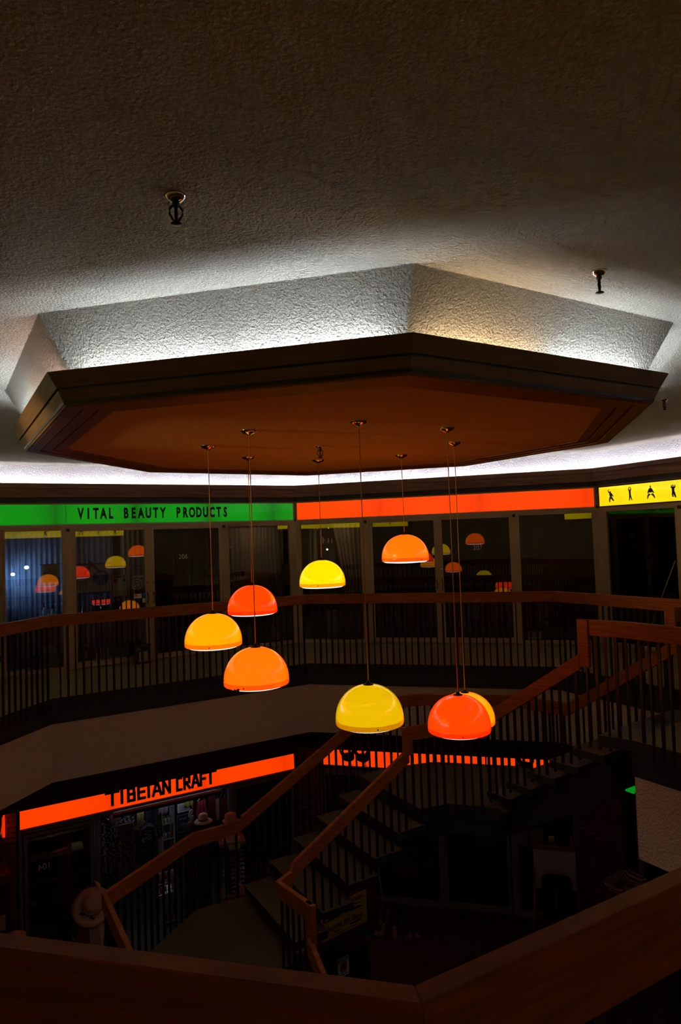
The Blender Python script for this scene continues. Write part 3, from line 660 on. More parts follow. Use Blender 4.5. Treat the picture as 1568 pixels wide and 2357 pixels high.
for i in (3, 4, 5, 6):
    P, a, L_ = wallframe(i); t = wthing('trim_6', None, None, i, 0, 0, 0, kind='structure'); mb = MB()
    mb.ext(0, L_, -.012, .06, HZ, 2.225)
    posts = {5: [(.0, .05), (1.255, 1.37), (2.535, 2.585), (3.81, 3.905), (5.14, 5.242)], 4: [(0, .06), (1.26, 1.395), (2.595, 2.635), (3.875, 3.955), (5.19, 5.242)],
             3: [(0, .14), (1.40, 1.50), (2.7, 2.8), (4.0, 4.1), (5.19, 5.242)], 6: [(0, .05), (1.3, 1.4), (2.6, 2.7), (3.85, 3.95), (5.19, 5.242)]}[i]
    for x0, x1 in posts: mb.ext(x0, x1, -.012, .06, 0, HZ)
    mb.build('frame_post', M_FRAME, t, bevel=.002)
    t.name = 'trim_6'
window(5, .40, 1.255, .0, HZ); window(5, .05, .40, 0, HZ)
door(5, 1.37, 2.535, 0, HZ, handle='r', gm=M_GLASS); door(5, 2.585, 3.81, 0, HZ, '206', 'l', nx=.54, nz=1.66)
window(5, 3.905, 5.14, .0, HZ)
window(4, .06, 1.26, .0, HZ)
door(4, 1.395, 2.595, 0, HZ, handle='r'); door(4, 2.635, 3.875, 0, HZ, '207', 'l', nx=.65, nz=1.63)
window(4, 3.955, 5.19, .0, HZ)
window(3, .14, 1.40, 0, HZ); window(3, 1.5, 2.7, 0, HZ); window(3, 2.8, 4.0, 0, HZ)
for a_, b_ in ((.05, 1.3), (1.4, 2.6), (2.7, 3.85), (3.95, 5.19)): window(6, a_, b_, 0, HZ)
# small black closers over the doors
for i, us in ((5, (1.31, 3.85)), (4, (1.33, 3.91)), (3, (1.45,))):
    for u in us:
        o = wthing('door_pivot', 'small black pivot block %s' % {(5, 1.31): 'left of the easel door', (5, 3.85): 'below the S of PRODUCTS', (4, 1.33): 'left of the centre double door', (4, 3.91): 'below the right part of the orange sign, beside door 207', (3, 1.45): 'below the yellow sign'}[(i, u)], 'door hardware', i, u, HZ-.03, -.012)
        MB().box((0, -.012, 0), (.045, .024, .05)).build('block', M_BLACK, o, bevel=.004)
# curtains
def curtain(i, u0, u1, z0, z1, y, m, lab, amp=.03, per=.085, gather=None):
    t = wthing('curtain', lab, 'curtain', i, u0, z0, y, group=None)
    n = int((u1-u0)/per*8); vs = []; fs = []; rnd = random.Random(int(u0*100)+i*1000)
    ph = [rnd.uniform(.6, 1.3) for _ in range(n+1)]
    for k in range(n+1):
        x = (u1-u0)*k/n; yy = amp*math.sin(2*PI*x/per+1.5*math.sin(x*7))*ph[k//8]
        for j, z in enumerate((0, (z1-z0)*.5, z1-z0)):
            xx = x
            if gather: xx = x+(gather-x)*(.35 if j == 1 else 0)
            vs.append((xx, yy*(1 if j else 1.2), z))
    for k in range(n):
        for j in range(2): fs.append((3*k+j, 3*k+3+j, 3*k+4+j, 3*k+1+j))
    o = MB().add(vs, fs).build('cloth', m, t, smooth=True)
    sd = o.modifiers.new('s', 'SOLIDIFY'); sd.thickness = .004
    MB().tube([(-.03, 0, z1-z0), (u1-u0+.03, 0, z1-z0)], .01, 8).build('rail', M_BLACK, t)
    return t
M_CURTB = mat('blue_grey_curtain', (.20, .23, .30), .9, var=.2, vscale=30)
curtain(5, .06, 1.34, .02, 2.14, .62, M_CURTB, 'blue grey curtain behind the lit left window')
curtain(5, 1.42, 2.15, .02, 2.14, .85, M_CURTB, 'curtain behind the board with round stickers')
curtain(5, 2.2, 2.6, .02, 2.14, .5, M_CURT, 'narrow brown curtain beside the closed door, near the round window sticker')
curtain(5, 3.08, 3.78, .02, 2.14, .9, M_CURTD, 'dark curtain behind the glass of door 206')
curtain(5, 3.55, 3.82, .02, 2.1, .12, M_CURT, 'short curtain edge behind the round clock card', per=.07)
curtain(5, 3.92, 5.16, .02, 2.14, .4, M_CURT, 'brown curtain behind the papers right of door 206')
curtain(4, .10, .27, .02, 2.12, .4, M_CURT, 'thin curtain strip at the left of the first window under the orange sign')
curtain(4, .62, 1.30, .02, 2.14, .35, M_CURT, 'pale curtain behind the yellow lamp under the orange sign', gather=.5)
curtain(4, 1.75, 1.95, .02, 2.12, .5, M_CURT, 'single pale curtain strip inside the left centre door')
# walnut panels right behind the glass at right
for i, a_, b_, lab in ((4, 3.93, 5.22, 'dark walnut panelling behind the window right of door 207'), (3, .12, 5.2, 'dark walnut panelling behind the windows below the yellow sign')):
    t = wthing('wood_panelling', lab, 'panelling', i, a_, .03, .12)
    MB().ext(0, b_-a_, 0, .03, 0, 2.2).build('panel', M_PANELW, t)
    mb = MB()
    for k in range(int((b_-a_)/.3)): mb.ext(.2+.3*k, .204+.3*k, -.002, 0, 0, 2.2)
    mb.build('grooves', M_BLACK, t)

# ================================================================== things in the upper shop windows
def C_(name, c, r=.7, **k): return mat(name, c, r, **k)
def card(lab, cat, i, u0, u1, z0, z1, y, m, name='poster', deco=None, tilt=0):
    t = wthing(name, lab, cat, i, (u0+u1)/2, z0, y)
    MB().ext(-(u1-u0)/2, (u1-u0)/2, 0, .004, 0, z1-z0).build('sheet', m, t)
    if deco: deco(t, u1-u0, z1-z0)
    return t
def lines(t, x0, x1, z0, z1, n, m=None, th=.004, y=-.002, name='printed_text'):
    mb = MB(); rnd = random.Random(n)
    for k in range(n):
        z = z1-(z1-z0)*k/max(1, n-1); mb.ext(x0, x0+(x1-x0)*rnd.uniform(.75, 1), y, y+.001, z-th/2, z+th/2)
    return mb.build(name, m or M_INK, t)
BLUE = C_('print_blue', (.02, .12, .28)); REDP = C_('print_red', (.30, .02, .02)); YELP = C_('print_yellow', (.55, .40, .05)); TAN = C_('print_tan', (.38, .25, .14))
SKIN = C_('print_skin', (.34, .17, .09)); BROWN = C_('print_brown', (.05, .025, .015)); GREYP = C_('print_grey', (.30, .32, .32)); PINK = C_('print_pink', (.55, .28, .24))
# white board on an easel
t = wthing('easel', 'metal display easel standing behind the left shop door', 'easel', 5, 1.69, 0, .26)
mb = MB()
for a_, b_ in (((-.10, 0, 1.16), (-.31, -.05, 0)), ((.10, 0, 1.16), (.26, -.05, 0)), ((0, .05, 1.3), (0, .32, 0))): mb.tube([a_, b_], .008, 8)
mb.tube([(-.13, -.03, 1.13), (.13, -.03, 1.13)], .008, 8); mb.build('frame', M_CHROME, t, smooth=True)
t = wthing('foam_board', 'cream board with two round stickers, one grey, one blue reading THANK YOU', 'sign board', 5, 1.69, 1.155, .21)
MB().ext(-.30, .30, 0, .012, 0, .44).build('board', C_('cream_board', (.46, .40, .27)), t)
MB().ext(-.31, .31, .012, .02, -.01, .46).build('backing', M_BLACK, t)
st = MB().disc(-.165, .215, .125, .125, -.003, 0, 40).build('sticker', GREYP, t); tag(st, 'grey round sticker')
text('lettering', 'LIMIT OF', .044, REDP, st, (-.165, -.004, .285), bold=.002, xs=.9); text('lettering', 'CUSTOMERS', .030, REDP, st, (-.165, -.004, .165), bold=.001, xs=.85); text('lettering', 'AT ONE TIME', .026, REDP, st, (-.165, -.004, .135), bold=.001, xs=.85)
MB().ext(-.225, -.105, -.005, -.003, .195, .245).build('number_box', M_PAPER, st); text('lettering', '1', .035, REDP, st, (-.165, -.006, .22))
st = MB().disc(.135, .225, .125, .125, -.003, 0, 40).build('sticker', BLUE, t); tag(st, 'blue round sticker')
text('lettering', 'THANK', .046, M_PAPER, st, (.135, -.004, .285), bold=.002, xs=.9); text('lettering', 'Y U', .040, M_PAPER, st, (.135, -.004, .240), bold=.002); MB().disc(.135, .240, .014, .014, -.005, -.003, 12).build('dot', REDP, st)
text('lettering', 'FOR SUPPORTING LOCAL', .014, M_PAPER, st, (.135, -.004, .205)); text('lettering', 'BLACK BUSINESSES', .014, M_PAPER, st, (.135, -.004, .183))
t = wthing('ribbon', 'dark red ribbon crossed over the top of the cream board', 'ribbon', 5, 1.69, 1.50, .20)
MB().limb([(-.10, -.03, .018), (0, .10, .022), (-.05, .16, .018)], 0, .004).limb([(.13, -.03, .018), (.02, .08, .022), (-.01, .14, .018)], .005, .009).build('band', C_('dark_red', (.16, .01, .015)), t)
t = wthing('plush_cushion', 'round dark red object behind the legs of the display easel', 'cushion', 5, 1.83, .60, .42)
MB().ball((0, 0, .2), (.13, .1, .16)).build('body', C_('dark_red2', (.10, .006, .01), .95), t, smooth=True)
# hanging poster with list, black bar on top
def deco1(t, w_, h_):
    MB().ext(-w_/2-.04, w_/2+.04, -.004, .006, h_, h_+.012).build('hanger_bar', M_BLACK, t)
    lines(t, -.02, w_/2-.02, .05, h_-.07, 6); mb = MB()
    for k in range(6): mb.disc(-.035, .05+(h_-.12)*k/5, .005, .005, -.003, 0, 8)
    mb.build('bullets', M_INK, t); MB().disc(-.082, .13, .022, .05, -.003, 0, 16).build('head_picture', BROWN, t); MB().disc(-.078, .09, .016, .03, -.004, 0, 16).build('face_picture', SKIN, t)
card('yellowish list poster hanging in the left window from a black bar', 'poster', 5, .94, 1.17, 1.355, 1.63, .05, C_('old_paper', (.48, .36, .16)), deco=deco1)
def deco2(t, w_, h_):
    MB().ext(-.09, .03, -.003, 0, h_-.045, h_-.012).build('headline_block', M_INK, t); MB().ext(.045, .10, -.003, 0, h_-.045, h_-.01).build('pink_block', PINK, t)
    MB().ext(-.10, -.03, -.003, 0, h_-.13, h_-.06).build('red_picture', REDP, t); MB().ext(.05, .09, -.003, 0, h_-.11, h_-.06).build('portrait_picture', BROWN, t)
    lines(t, -.10, .02, .02, .20, 14, GREYP, .003); lines(t, .03, .105, .02, .22, 14, GREYP, .003)
card('newspaper page taped inside the door beside the cream board', 'newspaper', 5, 1.975, 2.195, 1.075, 1.415, .03, M_PAPER, name='newspaper', deco=deco2)
t = wthing('window_sticker', 'round white ring sticker on the glass left of door 206', 'sticker', 5, 2.35, 1.245, .010)
def ringplate(mb, r0, r1, y0, y1, seg=36):
    vs = []; fs = []
    for k in range(seg):
        a = 2*PI*k/seg
        for r in (r0, r1): vs += [(r*math.cos(a), y0, r*math.sin(a)), (r*math.cos(a), y1, r*math.sin(a))]
    for k in range(seg):
        b = 4*k; c = 4*((k+1) % seg); fs += [(b, b+2, c+2, c), (b+1, c+1, c+3, b+3), (b, c, c+1, b+1), (b+2, b+3, c+3, c+2)]
    return mb.add(vs, fs)
mb = MB(); ringplate(mb, .076, .086, 0, .002); ringplate(mb, .040, .048, 0, .002); mb.disc(0, .018, .010, .010, 0, .002, 10); mb.build('ring', C_('vinyl_white', (.45, .46, .44)), t)
text('lettering', 'FUN', .028, MATS['vinyl_white'], t, (0, 0, -.012), bold=.001)
t = wthing('window_sticker', 'thin dark arc of lettering on the glass above the white ring sticker', 'sticker', 5, 2.36, 1.47, .010)
mb = MB()
for k in range(22):
    a = R(15+150*k/21); mb.limb([(.10*math.cos(a), .10*math.sin(a)-.03, .003), (.112*math.cos(a), .112*math.sin(a)-.03, .003)], 0, .002)
mb.build('arc_lettering', M_INK, t)
card('small white label strip between arc lettering and ring sticker', 'label', 5, 2.27, 2.45, 1.36, 1.385, .010, GREYP, name='label_strip')
def deco3(t, w_, h_): MB().ext(-w_/2+.01, -.01, -.002, 0, h_*.5, h_-.008).build('red_mark', REDP, t)
card('white card with a red corner on the glass low beside the easel door handle', 'card', 5, 2.30, 2.42, 1.02, 1.09, .010, M_PAPER, name='small_card', deco=deco3)
card('tiny blue card at the door edge, upper of the two', 'card', 5, 2.435, 2.48, 1.03, 1.10, .010, BLUE, name='small_card')
card('tiny pale card at the door edge below the tiny blue card', 'card', 5, 2.435, 2.48, .945, 1.01, .010, M_PAPER, name='small_card')
def deco4(t, w_, h_):
    MB().disc(0, h_*.44, .072, .076, -.003, 0, 32).build('dial', YELP, t); mb = MB()
    for k in range(12): a = 2*PI*k/12; mb.disc(.060*math.cos(a), h_*.44+.062*math.sin(a), .006, .008, -.005, -.003, 8)
    mb.ext(-.085, .085, -.004, -.003, h_-.038, h_-.012); mb.build('hour_marks', M_INK, t)
    MB().limb([(0, h_*.44, .005), (.012, h_*.44-.052, .004)], -.006, -.004).limb([(0, h_*.44, .005), (-.004, h_*.44-.035, .004)], -.006, -.004).build('hands', REDP, t)
card('blue opening hours card with a yellow clock dial inside door 206', 'clock card', 5, 3.535, 3.72, 1.29, 1.51, .026, BLUE, name='clock_card', deco=deco4)
def deco5(t, w_, h_): MB().ext(-.08, .09, -.003, 0, .035, h_-.01).build('yellow_note', YELP, t); MB().disc(-.09, .014, .01, .01, -.003, 0, 10).build('seal', REDP, t); lines(t, -.07, .08, .045, h_-.02, 6, GREYP, .003, -.004)
card('pale card with a yellow note under the round clock card', 'card', 5, 3.50, 3.735, 1.14, 1.28, .026, M_PAPER, name='note_card', deco=deco5)
def deco6(t, w_, h_):
    MB().ext(-w_/2-.03, w_/2+.03, -.004, .006, h_, h_+.010).build('hanger_bar', M_BLACK, t); MB().ext(.03, .085, -.003, 0, h_-.10, h_-.02).build('portrait_picture', BROWN, t)
    lines(t, -w_/2+.015, w_/2-.015, .03, h_-.12, 12, GREYP, .004)
card('tan text sheet with a small portrait hanging behind the red orange lamp', 'poster', 5, 4.04, 4.26, 1.10, 1.38, .05, TAN, deco=deco6)
card('wide plain text sheet at the right end of the beauty shop window', 'poster', 5, 4.84, 5.11, 1.07, 1.30, .03, C_('grey_paper', (.32, .28, .24)), deco=lambda t, w_, h_: lines(t, -w_/2+.015, w_/2-.015, .02, h_-.02, 16, GREYP, .003))
t = card('small photograph of a person with dark hair above the wide text sheet', 'photograph', 5, 4.95, 5.10, 1.33, 1.45, .03, GREYP, name='photograph', deco=lambda t, w_, h_: (MB().disc(-.03, .075, .03, .035, -.003, 0, 16).build('hair', BROWN, t), MB().disc(-.015, .065, .02, .026, -.005, 0, 14).build('face', SKIN, t), MB().limb([(-.02, .04, .03), (.05, .01, .05)], -.004, 0).build('shoulder', TAN, t)))
t = wthing('bead_string', 'string of pale round baubles hanging at the left of the right beauty shop window', 'string of baubles', 5, 3.985, .85, .10)
mb = MB().tube([(0, 0, 0), (0, 0, 1.25)], .002, 6); mb.build('string', M_BLACK, t)
for k, (dx, z) in enumerate(((.015, 1.18), (.005, 1.03), (-.02, .73), (0, .58), (.02, .43), (0, .27))): MB().ball((dx, 0, z-.1), .032, 12).build('bauble', C_('bauble', (.34, .30, .22), .5), t, smooth=True)
# portrait poster low in the window
t = wthing('portrait_poster', 'large poster of a long haired woman low in the beauty shop window', 'poster', 5, 4.81, .055, .06)
MB().ext(-.31, .31, 0, .01, 0, .64).build('sheet', C_('poster_teal', (.10, .12, .11)), t)
MB().limb([(-.04, .56, .06), (-.10, .42, .13), (-.16, .2, .12), (-.20, .0, .08)], -.002, 0).disc(-.03, .50, .10, .10, -.002, 0, 20).build('hair', BROWN, t)
MB().plate([(-.06, .50), (.02, .54), (.055, .48), (.05, .43), (.066, .385), (.05, .37), (.048, .33), (.02, .295), (-.03, .31), (-.05, .36)], -.004, -.002).limb([(-.02, .32, .05), (-.06, .2, .06)], -.004, -.002).plate([(-.17, .02), (-.14, .16), (-.06, .24), (.0, .22), (.08, .12), (.12, .03)], -.004, -.002).build('face_and_shoulder', SKIN, t)
MB().limb([(.005, .445, .006), (.04, .448, .004)], -.006, -.004).limb([(.01, .475, .004), (.045, .475, .003)], -.006, -.004).build('eye', BROWN, t); MB().limb([(.025, .345, .007), (.05, .345, .004)], -.006, -.004).build('lips', REDP, t)
text('lettering', 'APACHE', .040, M_PAPER, t, (.08, -.006, .045), spacing=1.2)
# cards at floor level
def deco7(t, w_, h_): text('lettering', 'CREYO', .040, M_PAPER, t, (0, -.004, h_-.04), bold=.001); MB().disc(.0, .09, .045, .065, -.003, 0, 20).build('face_picture', TAN, t)
card('dark poster reading CREYO standing low behind the easel', 'poster', 5, 1.45, 1.64, .10, .37, .10, C_('poster_dark', (.05, .045, .03)), deco=deco7)
card('small framed card leaning low at the door, left of the plain one', 'card', 5, 1.70, 1.785, .09, .27, .05, M_PAPER, name='small_card', deco=lambda t, w_, h_: (MB().ext(-.03, .02, -.003, 0, .10, .15).build('picture', REDP, t), MB().ext(-.02, .03, -.003, 0, .03, .08).build('picture', BROWN, t)))
card('plain cream card leaning low at the door beside the framed card', 'card', 5, 1.80, 1.89, .095, .28, .05, TAN, name='small_card')
t = wthing('sign_stand', 'black freestanding sign holder with a pale sheet outside the double door', 'sign stand', 5, 2.355, 0, -.22)
mb = MB(); mb.ext(-.13, .13, -.01, .01, .01, .30).ext(-.14, .14, -.05, .05, 0, .012).ext(-.135, .135, -.02, .02, .27, .30); mb.build('holder', M_BLACK, t)
MB().ext(-.055, .085, -.013, -.010, .03, .19).build('sheet', C_('pink_sheet', (.34, .22, .16)), t); text('lettering', 'Salon', .045, GREYP, t, (-.04, -.012, .23)); text('lettering', 'OPEN', .02, M_PAPER, t, (.02, -.022, .285))
# round table with bottles
t = wthing('display_table', 'small round table with dark draped cloth in the left window', 'table', 5, 1.03, 0, .33)
MB().lathe([(0, .68), (.20, .68), (.205, .66), (.19, .5), (.21, .3), (.20, .02)], seg=40).build('cloth', C_('cloth_dark', (.035, .03, .025), .9), t, smooth=True)
MB().lathe([(0, .69), (.208, .69), (.208, .68), (0, .68)], seg=40).build('top', GREYP, t)
MB().plate([(-.16, .02), (-.10, .36), (0, .42), (.10, .34), (.17, .02)], -.215, -.205).build('skirt', C_('cloth_cream', (.25, .19, .10)), t)
def bottle(i, u, z, y, h_, r, cap, lab, g_='cosmetics on the round table'):
    t = wthing('cosmetic_bottle', lab, 'bottle', i, u, z, y, group=g_)
    MB().lathe([(0, 0), (r, 0), (r, h_*.62), (r*.45, h_*.72), (r*.4, h_*.8), (0, h_*.8)], seg=16).build('body', C_('bottle_white', (.42, .40, .38), .4), t, smooth=True)
    MB().lathe([(0, h_*.8), (r*.5, h_*.8), (r*.5, h_), (0, h_)], seg=12).build('cap', cap, t)
for k, (u, dy, z, h_, lab) in enumerate(((.93, .30, .69, .20, 'leftmost'), (.99, .36, .69, .34, 'tallest, second from left'), (1.04, .27, .69, .24, 'middle'), (1.11, .35, .69, .30, 'second from right'), (1.15, .28, .69, .21, 'rightmost'))):
    bottle(5, u, z, dy, h_, .028, M_BLACK if k % 2 else GREYP, 'pale cosmetic bottle on the round table, %s' % lab)
# glowing bulbs
M_BULB = glow('bulb', (.28, .56, 1.0), 170)
def bulb(i, u, z, y, r, lab, mt=None):
    t = wthing('wall_lamp', lab, 'lamp', i, u, z, y); MB().ball((0, 0, 0), (r, r, r*.8), 16).build('bulb', mt or M_BULB, t, smooth=True); MB().tube([(0, 0, 0), (0, .12, 0)], .006, 6).build('arm', M_BLACK, t)
bulb(5, .745, 1.60, .28, .030, 'small bright white bulb glowing in front of the blue grey curtain'); bulb(5, .56, 1.50, .40, .026, 'second smaller bulb glowing at the left of the blue grey curtain')
bulb(4, .53, 1.68, .22, .014, 'tiny white spotlight above the bright yellow lamp', glow('spot', (1, .80, .45), 70))
# shelf with ornaments (window left of the centre doors)
t = wthing('display_shelf', 'dark wall shelf with tiny ornaments seen above the bright yellow lamp', 'shelf', 4, .44, 1.2, .45)
MB().ext(-.18, .18, 0, .16, .57, .585).ext(-.18, .18, 0, .16, .2, .215).ext(-.18, -.165, 0, .16, -.9, .95).ext(.165, .18, 0, .16, -.9, .95).ext(-.18, .18, .15, .16, -.9, .95).build('case', M_DARKW, t)
for k, (dx, c_) in enumerate(((-.12, BLUE), (-.07, GREYP), (-.01, REDP), (.04, GREYP), (.11, TAN))):
    o = wthing('ornament', 'tiny %s ornament on the dark shelf, %s' % (['blue', 'pale', 'red', 'grey', 'tan'][k], ['at the left end', 'second from the left', 'in the middle', 'fourth from the left', 'at the right end'][k]), 'ornament', 4, .44+dx, 1.785, .50, group='ornaments on the dark shelf')
    MB().lathe([(0, 0), (.02, 0), (.022, .05), (.010, .07), (.014, .09), (0, .105)], seg=12).build('body', c_, o, smooth=True)
for k, (u, lab) in enumerate(((.30, 'first'), (.375, 'second'), (.59, 'third'))):
    o = wthing('hanging_glass', 'small glass ornament hanging at the top of the centre shop window, %s from left' % lab, 'ornament', 4, u, 2.05, .15, group='glass drops under the orange sign')
    MB().lathe([(0, 0), (.018, .004), (.014, .02), (0, .04)], seg=10).build('drop', M_CHROME, o, smooth=True)
t = wthing('paper_crane', 'folded blue white paper mobile hanging beside the lamp cord', 'mobile', 4, .42, 1.88, .25)
MB().limb([(0, .18, .003), (-.02, .08, .02), (-.01, .05, .015), (.03, 0, .018), (.06, -.05, .004)], 0, .01).build('strip', C_('pale_blue', (.25, .36, .40)), t)
t = wthing('display_cabinet', 'pale small cabinet low behind the window left of the centre doors', 'cabinet', 4, .56, .02, .30)
MB().ext(-.11, .11, 0, .2, 0, .52).build('body', TAN, t, bevel=.005); MB().ext(-.09, .09, -.008, 0, .04, .24).build('drawer', GREYP, t); MB().ext(-.09, .09, -.008, 0, .27, .48).build('drawer', GREYP, t)
card('small white notice low behind the glass right of door 207', 'notice', 4, 4.05, 4.27, .065, .20, .06, M_PAPER, name='notice_card', deco=lambda t, w_, h_: lines(t, -.07, .07, .05, h_-.03, 4, GREYP, .005))
t = wthing('reception_counter', 'pale counter with boxes inside door 206', 'counter', 5, 2.78, 0, .95)
MB().ext(-.16, .2, 0, .35, 0, .86).build('body', C_('counter', (.14, .11, .08)), t, bevel=.006); MB().ext(-.18, .23, -.03, .38, .86, .90).build('top', BROWN, t)
t = wthing('cardboard_box', 'tall brown box on the counter inside door 206', 'box', 5, 2.72, .90, 1.05); MB().ext(-.12, .10, 0, .2, 0, .42).build('body', C_('box_brown', (.12, .07, .05)), t, bevel=.004)
t = wthing('cardboard_box', 'small pale box in front of the tall brown box', 'box', 5, 2.88, .90, .98); MB().ext(-.06, .06, 0, .06, 0, .12).build('body', TAN, t, bevel=.004)
t = wthing('office_chair', 'dark round backed chair behind the glass of door 206', 'chair', 5, 3.50, 0, .48)
MB().ball((0, .08, .98), (.15, .03, .20), 20).build('backrest', C_('chair_dark', (.02, .012, .014), .8), t, smooth=True); MB().lathe([(0, .44), (.2, .45), (.2, .52), (0, .53)], c=(0, -.06, 0), seg=24).build('seat', MATS['chair_dark'], t, smooth=True)
MB().tube([(0, .0, 0), (0, 0, .45)], .02, 8).tube([(-.22, 0, .02), (.22, 0, .02)], .015, 8).tube([(0, -.22, .02), (0, .22, .02)], .015, 8).build('base', M_BLACK, t)
t = wthing('leaning_strip', 'aluminium strip leaning outside the walnut window at the right edge', 'strip', 3, 1.05, 0, -.10)
MB().bar((-.12, -.25, .0), (.36, -.02, 1.38), .035, .01).build('strip', C_('dull_metal', (.16, .16, .13), .4, metal=.6), t)
# side board with big letters at the left edge
t = wthing('letter_board', 'pale panel with large black letters at the far left edge', 'sign board', 5, .20, 0, -.06)
MB().ext(-.15, .17, 0, .02, 0, 2.15).build('board', C_('board_yellow', (.34, .26, .13)), t)
MB().ext(-.15, .10, -.004, 0, .88, 1.4).build('orange_patch', C_('patch_orange', (.30, .10, .02)), t)
for k, ch in enumerate('SM'): text('lettering', ch, .13, M_INK, t, (.11, -.006, .40-.115*k), bold=.004)
text('lettering', 'E', .13, M_INK, t, (.11, -.006, .11), bold=.004)
t = wthing('picture_hook_rail', 'yellowish transom at the far left edge under the green sign', 'transom', 5, .20, 2.0, -.07)
MB().ext(-.16, .17, 0, .012, .03, .17).build('panel', C_('board_yellow2', (.45, .33, .08)), t)  # plain yellowish panel
# added dim tubes, unseen, that brighten the upper shop windows
def shop_fill_light(i, u, z, y, lab, col, s, L_=.6):
    t = wthing('added_shop_light', lab, 'light', i, u, z, y, group=None)
    MB().ext(-L_/2-.03, L_/2+.03, -.05, .03, 0, .02).ext(-L_/2-.03, L_/2+.03, -.055, -.05, -.035, .02).build('body', M_BLACK, t)
    MB().tube([(-L_/2, 0, -.018), (L_/2, 0, -.018)], .013, 8).build('tube', glow('shop_fill_tube_%s_%s' % (i, u), col, s), t, smooth=True)
shop_fill_light(5, .75, 2.225, .15, 'added dim fill tube over the blue grey curtain, hidden above the window', (.40, .62, 1), 6.0)
shop_fill_light(5, 1.9, 2.225, .07, 'added dim fill tube over the easel behind the shop door, hidden above', (1, .80, .50), 7)
shop_fill_light(5, 4.5, 2.225, .07, 'added dim fill tube over the right beauty shop window, hidden above', (1, .78, .50), 8)
shop_fill_light(4, .7, 2.225, .07, 'added dim fill tube over the shelf window under the orange sign, hidden above', (1, .78, .50), 8)

# ================================================================== lower level shop fronts
def brick_pier(name, i, u0, u1, y0, y1, z0=ZL, z1=-1.9):
    t = wthing(name, None, None, i, u0, z0, 0, kind='structure'); MB().ext(0, u1-u0, y0, y1, 0, z1-z0).build('brick_face', M_BRICK, t); return t
brick_pier('wall_brick_pier_back', 4, .0, .30, -.03, .10); brick_pier('wall_brick_pier_back', 5, 5.10, 5.24, -.03, .10)
brick_pier('wall_brick_pier_right', 4, 4.72, 5.24, -.05, .10); brick_pier('wall_brick_pier_right', 3, 0, .20, -.05, .10)
brick_pier('wall_brick_pier_left', 5, 0, .52, -.03, .10); brick_pier('wall_brick_pier_left', 6, 5.0, 5.24, -.03, .10)
HL = -2.32-ZL
def lower_posts(i, posts, head=True):
    t = wthing('trim_7', None, None, i, 0, ZL, 0, kind='structure'); mb = MB()
    for x0, x1 in posts: mb.ext(x0, x1, -.02, .07, 0, HL+.04)
    if head: mb.ext(posts[0][0], posts[-1][1], -.02, .07, HL, HL+.07)
    mb.build('frame_post', M_FRAMED, t, bevel=.003)
lower_posts(5, [(.55, .60), (1.62, 1.70), (3.80, 3.88), (5.02, 5.08)])
door(5, .62, 1.60, ZL, ZL+HL-.02, '104', 'r', fm=M_FRAMED, mirror=True, nsize=.13, nx=.28, nz=1.63, inkc=mat('vinyl_grey', (.8, .7, .66), .6))
window(5, 3.88, 5.02, ZL, ZL+HL, fm=M_FRAMED, fw_=.05)
lower_posts(4, [(.32, .38), (2.44, 2.50), (3.62, 3.70), (4.66, 4.73)])
window(4, .38, 2.44, ZL, ZL+HL, fm=M_FRAMED, sill=.09); door(4, 2.50, 3.60, ZL, ZL+HL, None, 'l', fm=M_FRAMED, bot=.10); window(4, 3.70, 4.66, ZL, ZL+HL, fm=M_FRAMED, sill=.09)
lower_posts(3, [(.44, .50), (1.7, 1.78), (3.0, 3.08), (4.3, 4.38)])
window(3, .50, 1.70, ZL, ZL+HL, fm=M_FRAMED); window(3, 1.78, 3.0, ZL, ZL+HL, fm=M_FRAMED); window(3, 3.08, 4.3, ZL, ZL+HL, fm=M_FRAMED)
# added tubes that brighten the craft shop goods, no such fixtures seen
shop_fill_light(5, 2.75, -2.312, -.075, 'added cool fill tube under the sign in front of the hanging goods', (.70, .82, 1), 4.0, 1.7)
shop_fill_light(5, 2.9, -2.42, .75, 'added cool fill tube inside the craft shop behind the hanging goods', (.62, .78, 1), 5, .9)
shop_fill_light(5, 4.45, -2.40, .10, 'added second fill tube inside the craft shop at right', (1, .80, .6), 1.3, .9)
shop_fill_light(5, 1.1, -2.42, .17, 'added weak fill tube above the shelves behind door 104', (1, .88, .65), 12, .6)
# ------------------------------------------------------------------ craft shop goods (wall 5, lower level)
def pattern(name, c1, c2, sc=28, th=.5):
    if name in MATS: return MATS[name]
    m, nt, b, out = nodes(name); N = nt.nodes; L = nt.links; tc = N.new('ShaderNodeTexCoord'); v = N.new('ShaderNodeTexVoronoi'); v.inputs['Scale'].default_value = sc
    v.distance = 'CHEBYCHEV'; L.new(tc.outputs['Object'], v.inputs['Vector']); r = N.new('ShaderNodeValToRGB'); r.color_ramp.interpolation = 'CONSTANT'
    r.color_ramp.elements[0].color = (*c1, 1); r.color_ramp.elements[1].color = (*c2, 1); r.color_ramp.elements[1].position = th
    L.new(v.outputs['Distance'], r.inputs[0]); L.new(r.outputs[0], b.inputs['Base Color']); b.inputs['Roughness'].default_value = .9; MATS[name] = m; return m
def cloth_sheet(mb, x0, x1, z0, z1, amp=.02, per=.07, y=0, taper=0, n=28, m_=8):
    vs = []; fs = []
    for k in range(n+1):
        f = k/n
        for j in range(m_+1):
            g_ = j/m_; cxm = (x0+x1)/2; hw = (x1-x0)/2*(1-taper*g_); x = cxm+(2*f-1)*hw
            vs.append((x, y+amp*(1-.6*g_)*math.sin(2*PI*(x1-x0)*f/per+g_), z0+(z1-z0)*g_+.012*math.sin(9*f)*(1-g_)))
    for k in range(n):
        for j in range(m_): a = k*(m_+1)+j; fs.append((a, a+m_+1, a+m_+2, a+1))
    return mb.add(vs, fs)
